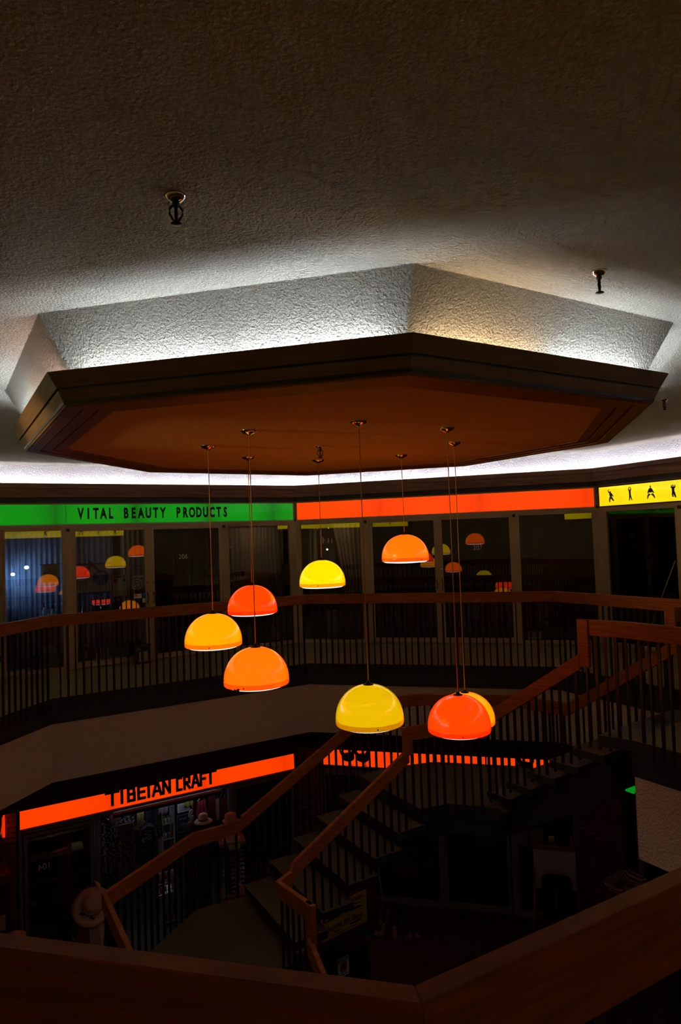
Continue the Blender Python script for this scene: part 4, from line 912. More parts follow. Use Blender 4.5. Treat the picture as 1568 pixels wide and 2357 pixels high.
def hanging(lab, cat, name, u0, u1, z0, z1, y, m, taper=0, amp=.02, per=.07, hook=True, i=5, group=None):
    t = wthing(name, lab, cat, i, (u0+u1)/2, z0, y, group=group); mb = MB(); cloth_sheet(mb, u0-(u0+u1)/2, u1-(u0+u1)/2, 0, z1-z0, amp, per, taper=taper)
    o = mb.build('cloth', m, t, smooth=True); md = o.modifiers.new('s', 'SOLIDIFY'); md.thickness = .008
    if hook: MB().tube([(-(u1-u0)/2*(1-taper), 0, z1-z0), (0, 0, z1-z0+.06), ((u1-u0)/2*(1-taper), 0, z1-z0)], .004, 6).tube([(0, 0, z1-z0+.05), (0, 0, z1-z0+.10), (.015, 0, z1-z0+.115)], .003, 6).build('hanger', M_CHROME, t)
    return t
BW = pattern('weave_bw', (.28, .28, .30), (.01, .01, .012), 34, .36); PW = pattern('weave_pink', (.26, .15, .18), (.02, .012, .018), 30, .38); SPOT = pattern('weave_spots', (.20, .19, .18), (.02, .02, .022), 44, .25)
hanging('narrow black and white woven scarf hanging at the shop entrance by the door frame', 'scarf', 'hanging_scarf', 1.74, 1.88, -3.35, -2.46, .10, BW)
hanging('black and white patterned wrap hanging behind the brown satchel', 'wrap', 'hanging_wrap', 1.90, 2.24, -3.22, -2.42, .12, BW)
hanging('pinkish woven wrap with black pattern hanging low below the satchel', 'wrap', 'hanging_wrap', 1.96, 2.26, -3.45, -2.80, .05, PW)
hanging('dark speckled dress hanging right of the backpack', 'dress', 'hanging_dress', 2.54, 2.72, -2.95, -2.46, .2, SPOT, taper=.3)
hanging('dark blue scarf hanging above the backpack', 'scarf', 'hanging_scarf', 2.40, 2.52, -2.60, -2.38, .15, C_('navy', (.02, .025, .05), .9))
hanging('mauve printed cloth hanging under the sign left of the shelf unit', 'cloth', 'hanging_cloth', 2.62, 2.78, -2.52, -2.36, .05, C_('mauve', (.16, .11, .14), .9))
hanging('olive yellow cloth pinned at the top above the white paper note', 'cloth', 'hanging_cloth', 3.05, 3.2, -2.50, -2.33, .05, C_('olive', (.20, .17, .03), .9))
hanging('red backpack shaped cloth bag hanging right of the paper note', 'bag', 'hanging_bag', 3.24, 3.46, -2.82, -2.46, .08, C_('crimson', (.30, .012, .03), .8), taper=.35, amp=.03)
hanging('dark red garment hanging beside the red bag', 'garment', 'hanging_garment', 3.48, 3.60, -2.95, -2.44, .12, C_('wine', (.09, .008, .012), .9))
for k, (u, c_, lab) in enumerate(((3.62, PINK, 'pale pink'), (3.70, C_('wine2', (.12, .01, .014)), 'dark red inner'), (3.77, C_('wine3', (.16, .015, .02)), 'dark red outer'))):
    hanging('%s long sock hanging near the right end of the shop entrance' % lab, 'sock', 'hanging_sock', u, u+.06, -2.88, -2.52, .15, c_, amp=.008, group='long socks on the hanging line')
t = wthing('satchel', 'brown leather satchel with dark clasp hanging at the shop entrance', 'bag', 5, 2.07, -2.78, -.02)
MB().box((0, 0, .14), (.23, .06, .27)).build('body', C_('leather', (.10, .045, .018), .5), t, bevel=.015); MB().ext(-.118, .118, -.04, -.028, .12, .28).build('flap', C_('leather2', (.07, .03, .012), .5), t, bevel=.004)
MB().disc(0, .15, .022, .028, -.048, -.040, 16).build('clasp', M_BLACK, t); MB().tube([(-.11, 0, .27), (-.06, 0, .42), (.06, 0, .42), (.11, 0, .27)], .008, 8).build('strap', MATS['leather2'], t)
MB().ext(-.10, -.075, -.045, -.042, -.01, .05).build('price_tag', C_('tag_yellow', (.35, .38, .02)), t)
t = wthing('small_bag', 'dark red flat bag hanging under the sign beside the door', 'bag', 5, 1.90, -2.42, -.03); MB().plate([(-.08, .05), (-.06, .12), (.06, .10), (.09, .04), (.05, -.03), (-.06, -.01)], -.01, .01).build('body', C_('wine4', (.09, .012, .01)), t)
t = wthing('pouch', 'golden sequinned pouch hanging over the backpack', 'bag', 5, 2.31, -2.56, -.03); MB().box((0, 0, .11), (.11, .02, .22)).build('body', pattern('sequins', (.34, .24, .06), (.12, .07, .02), 90, .4), t, bevel=.006); MB().tube([(-.04, 0, .22), (0, 0, .30), (.04, 0, .22)], .003, 6).build('strap', M_BLACK, t)
t = wthing('straw_hat', 'brown straw hat tucked behind the backpack top', 'hat', 5, 2.37, -2.66, .08); MB().lathe([(.13, .0), (.07, .01), (.065, .07), (.0, .085)], seg=24).build('hat_body', C_('straw_brown', (.16, .08, .03)), t, smooth=True)
t = wthing('backpack', 'dark backpack with white criss cross cord and lime tag hanging at the entrance', 'backpack', 5, 2.41, -2.99, -.02)
mb = MB(); mb.plate([(-.12, 0), (.12, 0), (.135, .1), (.13, .28), (.09, .37), (0, .41), (-.09, .37), (-.13, .28), (-.135, .1)], -.05, .07); mb.build('body', C_('pack_navy', (.018, .02, .032), .8), t, bevel=.01)
MB().tube([(-.12, -.052, .02), (-.125, -.052, .25), (-.09, -.052, .35), (0, -.052, .39), (.09, -.052, .35), (.125, -.052, .25), (.12, -.052, .02), (-.12, -.052, .02)], .006, 6).build('piping', C_('pack_pipe', (.16, .12, .11)), t)
MB().tube([(-.05, -.056, .32), (.06, -.056, .29), (-.05, -.056, .26), (.06, -.056, .23), (-.05, -.056, .20), (.02, -.056, .17), (.06, -.056, .20)], .0035, 6).build('cord', M_WHITE, t)
MB().ext(-.09, -.06, -.06, -.055, .14, .21).build('tag', C_('lime', (.38, .50, .02)), t); MB().box((.145, 0, .12), (.05, .06, .15)).build('side_pocket', C_('pack_pocket', (.08, .05, .04)), t, bevel=.01); MB().tube([(-.03, .02, .40), (0, .02, .46), (.03, .02, .40)], .006, 6).build('loop', M_BLACK, t)
t = wthing('shelf_rack', 'white narrow shelf rack with trinkets in the shop entrance', 'shelf', 5, 2.85, ZL, .30)
mb = MB(); mb.ext(-.12, -.10, 0, .25, 0, 2.0).ext(.08, .10, 0, .25, 0, 2.0)
for z in (.1, .45, .8, 1.15, 1.45, 1.7, 1.98): mb.ext(-.10, .08, 0, .25, z-.012, z)
mb.build('frame', C_('rack_white', (.42, .42, .44)), t)
rr = random.Random(3); cc = [REDP, TAN, GREYP, YELP, BLUE, BROWN, C_('gold', (.40, .28, .06), .4)]
for k, z in enumerate((.1, .45, .8, 1.15, 1.45, 1.7)):
    for j in range(3):
        nm = ['red', 'tan', 'grey', 'yellow', 'blue', 'brown', 'gold']; q = (k*2+j*3) % 7
        o = wthing('trinket', 'tiny %s trinket on the white rack, shelf %s from the bottom, %s' % (nm[q], ['first', 'second', 'third', 'fourth', 'fifth', 'sixth'][k], ['left', 'middle', 'right'][j]), 'trinket', 5, 2.85-.065+.055*j, ZL+z, .34, group='trinkets on the white rack')
        MB().lathe([(0, 0), (.02, 0), (.024, .04+.02*rr.random()), (.012, .08), (.015, .11), (0, .13)], seg=12).build('body', cc[q], o, smooth=True)
t = card('white handwritten price note hanging above the dark poster in the entrance', 'note', 5, 2.94, 3.15, -2.58, -2.435, .08, C_('note_white', (.50, .46, .46)), name='paper_note', deco=lambda t, w_, h_: lines(t, -.08, .08, .035, h_-.03, 4, M_INK, .008))
def deco8(t, w_, h_): text('lettering', 'NATIRAJ', .035, GREYP, t, (0, -.004, h_-.07)); MB().disc(0, .10, .07, .05, -.003, 0, 20).build('glow_picture', C_('teal', (.03, .12, .12)), t); MB().disc(-.03, .08, .04, .03, -.005, -.003, 16).build('glow_picture', C_('plum', (.10, .02, .05)), t); MB().ext(-w_/2, w_/2, -.002, 0, 0, .006).ext(-w_/2, -w_/2+.006, -.002, 0, 0, h_).ext(w_/2-.006, w_/2, -.002, 0, 0, h_).ext(-w_/2, w_/2, -.002, 0, h_-.006, h_).build('border', C_('teal2', (.10, .25, .28)), t)
card('dark blue poster with a thin pale border and glowing shape below the note', 'poster', 5, 2.925, 3.125, -2.90, -2.62, .08, C_('night', (.015, .018, .04)), deco=deco8)
for k, (u, z, rot, lab) in enumerate(((3.11, -2.56, 20, 'upper'), (3.12, -2.66, -25, 'lower'))):
    t = wthing('paper_cone', 'white glossy rolled card hanging by the hat, %s one' % lab, 'paper roll', 5, u, z, -.1)
    MB().limb([(-.03, -.05, .015), (.0, .02, .03), (.02, .06, .012)], -.01, .01).build('roll', C_('white_gloss', (.62, .66, .72), .3), t)
t = wthing('orange_ornament', 'orange patterned elephant shaped cloth ornament by the handrail', 'ornament', 5, 3.10, -2.80, -.08)
MB().ball((0, 0, .06), (.06, .03, .05), 14).ball((.04, 0, .12), (.03, .025, .03), 12).tube([(-.05, 0, .03), (-.08, 0, -.04)], .012, 8).tube([(.05, 0, .2), (.05, 0, .45)], .012, 8).build('body', pattern('orange_print', (.45, .18, .02), (.12, .03, .01), 60, .35), t, smooth=True)
def hat(lab, x, y, z, c_, rb=.17, rc=.085, hc=.10, tiltx=0, band=True, name='straw_hat'):
    t = thing(name, lab, 'hat', (x, y, z)); t.rotation_euler = (tiltx, 0, 0)
    MB().lathe([(0, hc), (rc*.6, hc), (rc*.92, hc*.8), (rc, .012), (rb*.8, .0), (rb, -.012), (rb*.98, -.018), (rc, -.0), (0, 0)], seg=36).build('hat_body', c_, t, smooth=True)
    if band: MB().lathe([(rc*1.02, .012), (rc*1.01, .035), (rc*.97, .035), (rc*.97, .012)], seg=36).build('band', M_BLACK, t, smooth=True)
    return t
def wp(u, y, i=5):
    P, a, L_ = wallframe(i); d = Vector((math.cos(a), math.sin(a))); n = Vector((-d.y, d.x)); return P+d*u+n*y
STRAW = C_('straw', (.48, .34, .20), .8); STRAWP = C_('straw_pink', (.55, .30, .18), .8)
def stand(x, y, z1, lab, r=.12):
    t = thing('display_stand', lab, 'stand', (x, y, ZL)); MB().lathe([(0, 0), (r, 0), (r, .015), (.015, .03), (.012, z1-ZL-.02), (.05, z1-ZL-.01), (.05, z1-ZL), (0, z1-ZL)], seg=20).build('stand', M_BLACK, t, smooth=True)
p = wp(3.25, -.3); stand(p.x, p.y, -2.64, 'thin stand under the tan straw hat with a black band'); hat('tan straw hat with a black band above the middle of the handrail', p.x, p.y, -2.64, STRAW, .15, .08, .11)
p = wp(3.60, -.62); stand(p.x, p.y, -2.60, 'thin stand under the orange hat behind the handrail bend'); hat('orange lit hat crown just above the bend of the handrail', p.x, p.y, -2.60, STRAWP, .13, .10, .10, band=False)
# rotating eyeglass rack with a hat on top
p = wp(3.47, -1.0); t = thing('eyeglass_rack', 'rotating wooden rack of sunglasses behind the stair handrail', 'display rack', (p.x, p.y, ZL), R(20))
MB().box((0, 0, .95), (.38, .30, .04)).build('base_tray', C_('rack_wood', (.22, .11, .05)), t, bevel=.004); MB().box((0, 0, 1.74), (.40, .30, .05)).build('top_tray', MATS['rack_wood'], t, bevel=.004)
MB().box((0, 0, 1.35), (.20, .16, .76)).build('core', C_('core', (.03, .02, .015)), t); MB().lathe([(0, 0), (.2, 0), (.2, .02), (.03, .04), (.03, .95), (0, .95)], seg=20).build('pole', M_BLACK, t)
for r_ in range(10):
    for c_ in range(3):
        x = -.13+.13*c_; z = 1.02+.066*r_; mb = MB()
        for sg in (-1, 1): mb.tube([(x+sg*.022+.018*math.cos(a_), -.12, z+.014*math.sin(a_)) for a_ in [k*PI/5 for k in range(11)]], .002, 4)
        mb.bar((x-.005, -.12, z+.004), (x+.005, -.12, z+.004), .003); mb.build('eyeglasses', M_CHROME if (r_+c_) % 3 else C_('frame_red', (.3, .05, .02), .3), t)
for (x, z) in ((.06, 1.64), (.08, 1.12), (.08, 1.04)): MB().box((x, -.135, z), (.035, .004, .045)).build('price_tag', PINK, t)
MB().box((.02, -.152, 1.70), (.18, .006, .07)).build('name_plate', C_('plate_tan', (.40, .30, .14)), t)
hat('pale straw hat on top of the eyeglass rack seen through the bars', p.x, p.y, ZL+1.78, STRAWP, .14, .085, .12, band=False)
# clothes rack
p = wp(3.03, -.8); P_, ang_, _ = wallframe(5); t = thing('clothes_rack', 'chrome clothes rack of dark garments behind the stair bars', 'clothes rack', (p.x, p.y, ZL), ang_)
mb = MB().tube([(-.30, 0, 1.74), (.16, 0, 1.74)], .012, 8).tube([(-.30, 0, 0), (-.30, 0, 1.74)], .012, 8).tube([(.15, 0, 0), (.15, 0, 1.74)], .012, 8).tube([(-.30, -.2, .02), (-.30, .2, .02)], .012, 8).tube([(.15, -.2, .02), (.15, .2, .02)], .012, 8).build('frame', M_CHROME, t, smooth=True)
gc = [(.20, .10, .03), (.02, .03, .05), (.10, .02, .02), (.03, .03, .03), (.02, .06, .14), (.16, .08, .03), (.04, .02, .05), (.02, .02, .025), (.12, .03, .02), (.03, .04, .03), (.05, .03, .06)]
gn = ['tan', 'navy', 'dark red', 'charcoal', 'bright blue', 'brown', 'purple', 'black', 'rust', 'dark green', 'plum']
for k, (c_, nm) in enumerate(zip(gc, gn)):
    q = wp(3.03-.26+.037*k, -.8); o = thing('hanging_garment', '%s garment hanging on the chrome clothes rack, number %s from the left' % (nm, ['one', 'two', 'three', 'four', 'five', 'six', 'seven', 'eight', 'nine', 'ten', 'eleven'][k]), 'garment', (q.x, q.y, ZL+.75), ang_+R(75), group='garments on the chrome rack')
    mb = MB(); cloth_sheet(mb, -.17, .17, 0, .92, .012, .09, taper=.35, n=20); g_ = mb.build('cloth', C_('garment_%d' % k, c_, .85), o, smooth=True); md = g_.modifiers.new('s', 'SOLIDIFY'); md.thickness = .012
    MB().tube([(-.1, 0, .9), (0, 0, .955), (.1, 0, .9)], .005, 6).tube([(0, 0, .95), (0, 0, 1.0)], .003, 6).build('hanger', M_CHROME, o)
# basket table with trinkets
p = wp(2.42, -.95); t = thing('wire_bin', 'wire bin full of small coloured packets seen through the bars', 'wire basket', (p.x, p.y, ZL), ang_)
mb = MB()
for z in (1.26, 1.42, 1.58): mb.tube([(-.15, -.12, z), (.15, -.12, z), (.15, .12, z), (-.15, .12, z), (-.15, -.12, z)], .004, 6)
for k in range(7): mb.tube([(-.15+.05*k, -.12, 1.26), (-.15+.05*k, -.12, 1.58)], .003, 5)
for sx in (-.15, .15):
    for sy in (-.12, .12): mb.tube([(sx, sy, 0), (sx, sy, 1.58)], .006, 6)
mb.build('frame', M_CHROME, t); MB().box((0, 0, 1.25), (.30, .24, .01)).build('tray', M_CHROME, t)
n_ = 0
for r_ in range(3):
    for c_ in range(5):
        x = -.11+.055*c_; nm = ['white', 'gold', 'red', 'tan', 'grey', 'brown', 'blue']; q = (r_*3+c_*2) % 7
        w_ = wp(2.42+x, -.95-.10+.0); o = thing('packet', 'small %s packet in the wire bin, %s row, %s in the row' % (nm[q], ['bottom', 'middle', 'top'][r_], ['first', 'second', 'third', 'fourth', 'last'][c_]), 'packet', (w_.x, w_.y, ZL+1.27+.10*r_), ang_, group='packets in the wire bin')
        MB().box((0, .02, .04), (.045, .03, .075)).build('body', [M_PAPER, MATS['gold'], REDP, TAN, GREYP, BROWN, BLUE][q], o, bevel=.008)
# right window goods
hanging('long tan garment hanging in the right craft shop window behind the bars', 'garment', 'hanging_garment', 4.46, 4.72, -3.45, -2.62, .12, C_('tan_cloth', (.30, .17, .09), .9), taper=.25, amp=.015, per=.2)
hanging('thin dark garment right of the long tan garment', 'garment', 'hanging_garment', 4.80, 4.90, -3.3, -2.75, .14, C_('dull_cloth', (.10, .05, .03), .9))
card('pale sheet high in the right craft shop window beside the frame', 'sheet', 5, 4.78, 4.98, -2.98, -2.76, .10, C_('pale_sheet', (.22, .17, .17)), name='paper_sheet')
t = wthing('wire_grid', 'black wire grid panel behind the right craft shop window', 'grid panel', 5, 4.4, -3.0, .25); mb = MB()
for k in range(9): mb.tube([(-.5+.125*k, 0, 0), (-.5+.125*k, 0, .62)], .003, 5)
for k in range(5): mb.tube([(-.5, 0, .15*k), (.5, 0, .15*k)], .003, 5)
mb.build('grid', C_('wire_dark', (.06, .06, .05), .4, metal=.5), t)
t = wthing('yellow_dish', 'small yellow dish hanging left of the tan garment', 'dish', 5, 4.18, -3.02, .10); MB().lathe([(0, 0), (.06, .0), (.07, .03), (.065, .03), (0, .01)], seg=20).build('dish', YELP, t, smooth=True)
for k, (u, c_, lab) in enumerate(((4.08, (.05, .07, .03), 'dark green'), (4.15, (.06, .09, .03), 'green'), (4.22, (.14, .12, .12), 'grey'), (4.32, (.14, .03, .03), 'red'), (4.38, (.20, .14, .13), 'pinkish'))):
    o = wthing('magazine', '%s magazine standing in a row behind the lower flight' % lab, 'magazine', 5, u, -3.78, -.3, group='magazines standing in a row'); MB().box((0, 0, .11), (.055, .02, .22), M=Matrix.Rotation(.06*k, 3, 'Y')).build('cover', C_('mag_%d' % k, c_), o)
t = wthing('magazine_table', 'dark low table under the row of magazines', 'table', 5, 4.23, ZL, -.3); MB().ext(-.26, .26, -.15, .15, .67, .71).ext(-.25, -.21, -.14, .14, 0, .67).ext(.21, .25, -.14, .14, 0, .67).build('body', M_DARKW, t)
# shelves behind door 104
t = wthing('goods_shelf', 'dark shelf unit full of bundles behind door 104', 'shelf', 5, 1.12, ZL, .30)
mb = MB().ext(-.46, -.44, 0, .35, 0, 2.15).ext(.44, .46, 0, .35, 0, 2.15).ext(-.46, .46, .33, .35, 0, 2.15)
for z in (.2, .62, .95, 1.27, 1.62, 1.95): mb.ext(-.44, .44, 0, .33, z-.02, z)
mb.build('frame', M_DARKW, t)
def bundle(lab, u, z, lx, r, c_, tilt=0, i=5, y=.42, name='cloth_bundle', cat='cloth bundle'):
    o = wthing(name, lab, cat, i, u, z+r, y); rn = random.Random(int(u*100+z*10)); n = 9
    pts = [(-lx/2+lx*k/(n-1), rn.uniform(-.01, .01), tilt*(k/(n-1)-.5)+rn.uniform(-.006, .006)) for k in range(n)]
    rs = [r*(.55 if k in (0, n-1) else rn.uniform(.82, 1.05)) for k in range(n)]
    MB().tube(pts, rs, 10).build('roll', c_, o, smooth=True)
WRAP = C_('cellophane_grey', (.16, .15, .16), .25); bundle('grey cellophane wrapped bundle on the top shelf behind door 104', 1.17, ZL+1.95, .32, .05, WRAP, .05)
bundle('orange and brown hat shaped bundle at the right of the top shelf', 1.48, ZL+1.95, .22, .08, C_('hat_orange', (.22, .07, .02)), .0)
bundle('bright red cord bundle on the second shelf behind door 104', 1.16, ZL+1.62, .24, .025, C_('cord_red', (.40, .01, .01)), .03)
t = wthing('box', 'cream box at the right of the second shelf behind door 104', 'box', 5, 1.42, ZL+1.62, .36); MB().ext(-.08, .08, 0, .15, 0, .06).build('box', C_('cream', (.42, .33, .20)), t)
for k, (u, c_) in enumerate(((.80, 'black'), (.98, 'dark brown'), (1.15, 'dark grey'), (1.33, 'dark red'), (1.48, 'brown'))):
    o = wthing('wig_head', '%s wig on the third shelf behind door 104' % c_, 'wig', 5, u, ZL+1.27, .42, group='wigs on the shelf'); MB().ball((0, 0, .12), (.07, .08, .11), 12).tube([(0, 0, .05), (0, 0, 0)], .03, 8).build('wig', C_('wig_%d' % k, [(.015, .012, .012), (.03, .015, .01), (.03, .03, .03), (.09, .012, .01), (.06, .03, .012)][k], .6), o, smooth=True)
bundle('long yellow green wrapped roll on the fourth shelf behind door 104', 1.0, ZL+.95, .50, .055, C_('lime_wrap', (.16, .17, .03), .35), .06)
t = wthing('round_tin', 'beige round tin lid leaning left of the yellow green roll', 'tin', 5, .76, ZL+.95, .33); MB().lathe([(0, 0), (.05, 0), (.05, .07), (0, .07)], seg=20).build('tin', TAN, t, smooth=True)
t = wthing('white_box', 'pale grey carton at the left of the fifth shelf behind door 104', 'box', 5, .79, ZL+.62, .34); MB().ext(-.1, .1, 0, .2, 0, .2).build('box', C_('carton', (.14, .15, .13)), t)
bundle('dull green bundle on the fifth shelf behind door 104', 1.05, ZL+.62, .22, .06, C_('green_dull', (.06, .08, .03), .8)); bundle('black bundle on the fifth shelf behind door 104', 1.34, ZL+.62, .24, .06, C_('black_b', (.015, .015, .018), .4))
bundle('grey round cap on the fifth shelf, above the green bundle', 1.30, ZL+.80, .08, .035, C_('cap_grey', (.12, .12, .14), .4))
# dressed mannequin with straw hat by the lower landing rail
t = thing('mannequin', 'headless mannequin in a pale pink patterned dress with red shawl', 'mannequin', (-3.52, 9.22, ZL), R(20))
prof = [(0, 1.46), (.045, 1.46), (.055, 1.40), (.15, 1.34), (.17, 1.25), (.145, 1.1), (.125, .98), (.17, .80), (.185, .60), (.20, .3), (.21, .08), (0, .08)]
MB().lathe(prof, seg=32, sx=.86, sy=.62).build('body', C_('dress_pink', (.60, .36, .28), .9), t, smooth=True)
mb = MB()
for (x, z, s_) in ((-.06, .78, .035), (.07, .74, .03), (-.09, .52, .04), (.05, .5, .03), (-.02, .3, .04), (.09, .28, .035)): 
    for k in range(5): a = 2*PI*k/5; mb.disc(x+s_*.5*math.cos(a), z+s_*.8*math.sin(a), s_*.4, s_*.5, -.150, -.120, 8)
mb.build('flower_print', C_('print_dark', (.08, .04, .04)), t)
MB().plate([(-.17, 1.36), (-.06, 1.40), (-.03, 1.15), (-.06, 1.0), (-.19, .86), (-.23, 1.1)], -.14, -.10).build('shawl', C_('shawl_red', (.14, .01, .012), .9), t)
MB().plate([(-.05, 1.36), (.06, 1.37), (.10, 1.1), (.04, .98), (-.04, 1.1)], -.16, -.125).build('scarf_front', C_('scarf_pink', (.34, .19, .17), .9), t)
MB().lathe([(0, 0), (.16, 0), (.16, .02), (.02, .03), (.02, .1), (0, .1)], seg=20).build('base', M_BLACK, t)
h_ = hat('wide brimmed pinkish straw hat with a black ribbon bow on the mannequin', -3.52, 9.20, ZL+1.56, STRAWP, .26, .13, .15); h_.rotation_euler = (R(38), R(22), 0)
MB().plate([(-.02, 0), (-.10, .045), (-.10, -.045)], -.145, -.125).plate([(.02, 0), (.10, .045), (.10, -.045)], -.145, -.125).build('bow', M_BLACK, h_)
hat('second brown straw hat tucked behind the pink ribboned one', -3.66, 9.36, ZL+1.44, C_('straw_dark', (.26, .11, .04)), .22, .11, .12).rotation_euler = (R(30), R(-20), 0)
t = thing('display_horn', 'pale horn shaped hook rising above the mannequin hat', 'display hook', (-3.50, 9.40, ZL+1.55)); MB().tube([(0, 0, 0), (.0, 0, .12), (-.02, 0, .20), (-.06, 0, .25)], [.035, .03, .028, .006], 10).tube([(.02, 0, .10), (.08, 0, .10), (.16, 0, .06)], [.03, .03, .004], 10).build('horn', STRAW, t, smooth=True)
t = thing('beaded_scarf', 'thin beaded scarf hanging left of the mannequin', 'scarf', (-3.82, 9.30, ZL+.6)); mb = MB(); cloth_sheet(mb, -.03, .03, 0, .85, .006, .03); mb.build('cloth', BW, t, smooth=True)
t = wthing('red_cabinet', 'dark red display cabinet by the brick pier at lower left', 'cabinet', 5, .18, ZL, -.75, rz=R(10)); MB().ext(-.25, .25, 0, .35, 0, 1.95).build('body', C_('cab_red', (.12, .018, .012), .4), t, bevel=.01); MB().ext(-.21, .21, -.012, 0, .1, 1.85).build('door', C_('cab_dark', (.03, .008, .008), .3), t, bevel=.004); MB().ext(.08, .15, -.018, -.012, 1.25, 1.45).build('label', TAN, t)
p = wp(.40, -1.15); hat('pale pink shallow hat on a stand at the bottom left of the photo', p.x, p.y, -3.16, STRAWP, .15, .07, .04, band=False); stand(p.x, p.y, -3.18, 'thin stand under the pale pink shallow hat')

# ------------------------------------------------------------------ lower right shop front (wall 4) and floor things
card('wide handwritten paper taped high on the lower centre door', 'paper', 4, 2.89, 3.29, -3.195, -2.97, -.014, C_('paper_green', (.20, .20, .15)), name='paper_note', deco=lambda t, w_, h_: lines(t, -.15, .15, .05, h_-.05, 3, M_INK, .005))
card('left blank sheet at the top of the window behind the easel', 'paper', 4, 3.71, 3.89, -3.35, -3.05, .012, C_('paper_green2', (.16, .16, .13)), name='paper_sheet')
card('right blank sheet beside it, partly behind the easel upright', 'paper', 4, 3.93, 4.15, -3.35, -3.05, .012, C_('paper_green3', (.14, .14, .11)), name='paper_sheet')
card('small white card with rows of symbols left of the brick pier', 'card', 4, 4.23, 4.32, -3.25, -3.155, .012, M_PAPER, name='small_card', deco=lambda t, w_, h_: (lines(t, -.03, .03, .05, .06, 2, YELP, .01), lines(t, -.03, .03, .015, .03, 2, REDP, .01)))
card('yellow board standing inside the lower left window', 'board', 4, 1.69, 2.11, -4.43, -4.13, .30, C_('board_yel', (.5, .36, .03)), name='yellow_board')
for k, (u0, u1, z0, z1, y, lab) in enumerate(((1.50, 1.90, -4.40, -3.85, .55, 'wide grey carton inside the lower left window'), (1.98, 2.14, -4.12, -3.88, .45, 'small grey carton above the yellow board'))):
    t = wthing('grey_carton', lab, 'box', 4, (u0+u1)/2, z0, y); MB().ext(-(u1-u0)/2, (u1-u0)/2, 0, .2, 0, z1-z0).build('box', C_('grey_carton', (.11, .10, .11)), t)
t = card('white sheet with an orange triangle in the lower left window', 'poster', 4, 2.02, 2.29, -3.30, -3.02, .03, C_('poster_pink', (.45, .22, .18)), deco=lambda t, w_, h_: MB().plate([(-.13, 0), (.13, 0), (.13, .28)], -.004, -.001).build('triangle', C_('tri_orange', (.45, .10, .03)), t))
card('tiny white label right of the orange triangle sheet', 'label', 4, 2.31, 2.42, -3.08, -3.02, .012, M_PAPER, name='label_card', deco=lambda t, w_, h_: lines(t, -.04, .04, .015, .045, 2, M_INK, .008))
t = wthing('flipchart_easel', 'wooden easel with a large blank board behind the folding chair', 'easel', 4, 4.30, ZL, -.25)
WOODO = C_('easel_wood', (.26, .10, .03), .6)
mb = MB(); mb.bar((-.29, .05, 1.42), (-.36, -.12, 0), .03).bar((.29, .05, 1.42), (.38, -.12, 0), .03).bar((0, .08, 1.35), (0, .22, 0), .03); mb.build('legs', WOODO, t)
MB().ext(-.34, .34, -.03, .03, 1.24, 1.30).build('clamp_bar', WOODO, t); MB().ext(-.325, .325, -.02, 0, .62, 1.25).build('board', C_('board_pale', (.60, .44, .38), .7), t)
for s_ in (-1, 1): MB().bar((s_*.27, .04, 1.28), (s_*.27, .05, 1.46), .022).build('upright', WOODO, t)
t = wthing('folding_chair', 'black metal folding chair in front of the blank easel board', 'chair', 4, 4.31, ZL, -.52)
def arc(x, z, r, a0, a1, n=6): return [(x+r*math.cos(R(a0+(a1-a0)*k/n)), z+r*math.sin(R(a0+(a1-a0)*k/n))) for k in range(n+1)]
pts = [(-.20, 0)]+[(-.22, .5)]+arc(-.12, .88, .10, 180, 90)+arc(.12, .88, .10, 90, 0)+[(.22, .5), (.20, 0)]
MB().tube([(x, -.02-.10*(z < .4), z) for x, z in pts], .012, 8).build('frame', M_BLACK, t, smooth=True)
MB().plate(arc(-.12, .88, .10, 180, 90)+arc(.12, .88, .10, 90, 0)+[(.205, .76), (.12, .74), (0, .73), (-.12, .74), (-.205, .76)], -.03, -.005).build('backrest', M_BLACK, t)
MB().box((0, -.2, .44), (.40, .38, .025)).build('seat', M_BLACK, t, bevel=.008)
for s_ in (-1, 1): MB().tube([(s_*.19, -.38, 0), (s_*.20, .02, .50)], .011, 8).build('leg', M_BLACK, t, smooth=True)
MB().bar((-.19, -.10, .2), (.19, -.10, .2), .012).build('stretcher', M_BLACK, t)
def shoe(x, y, rz, c_, toe, lab, L_=.26, g_='shoes on the lower floor'):
    t = thing('shoe', lab, 'shoe', (x, y, ZL), rz, g_)
    n = 14; sole = []
    for k in range(n): a = 2*PI*k/n; sole.append((.045*math.sin(a)*(1+.18*math.cos(a)), -L_/2*math.cos(a)))
    MB().prism(sole, 0, .022).build('sole', toe, t)
    o = MB().lathe([(0.0, .075), (.024, .072), (.036, .05), (.042, .02), (0, .02)], seg=16, sy=L_/.105).build('upper', c_, t, smooth=True)
    MB().ball((0, -L_*.36, .035), (.034, .045, .028), 12).build('toe_cap', toe, t, smooth=True)
    MB().lathe([(.030, .060), (.032, .082), (.024, .082), (.022, .06)], c=(0, L_*.2, 0), seg=16, sy=1.9).build('collar', c_, t, smooth=True)
WT = C_('shoe_white', (.30, .26, .25)); 
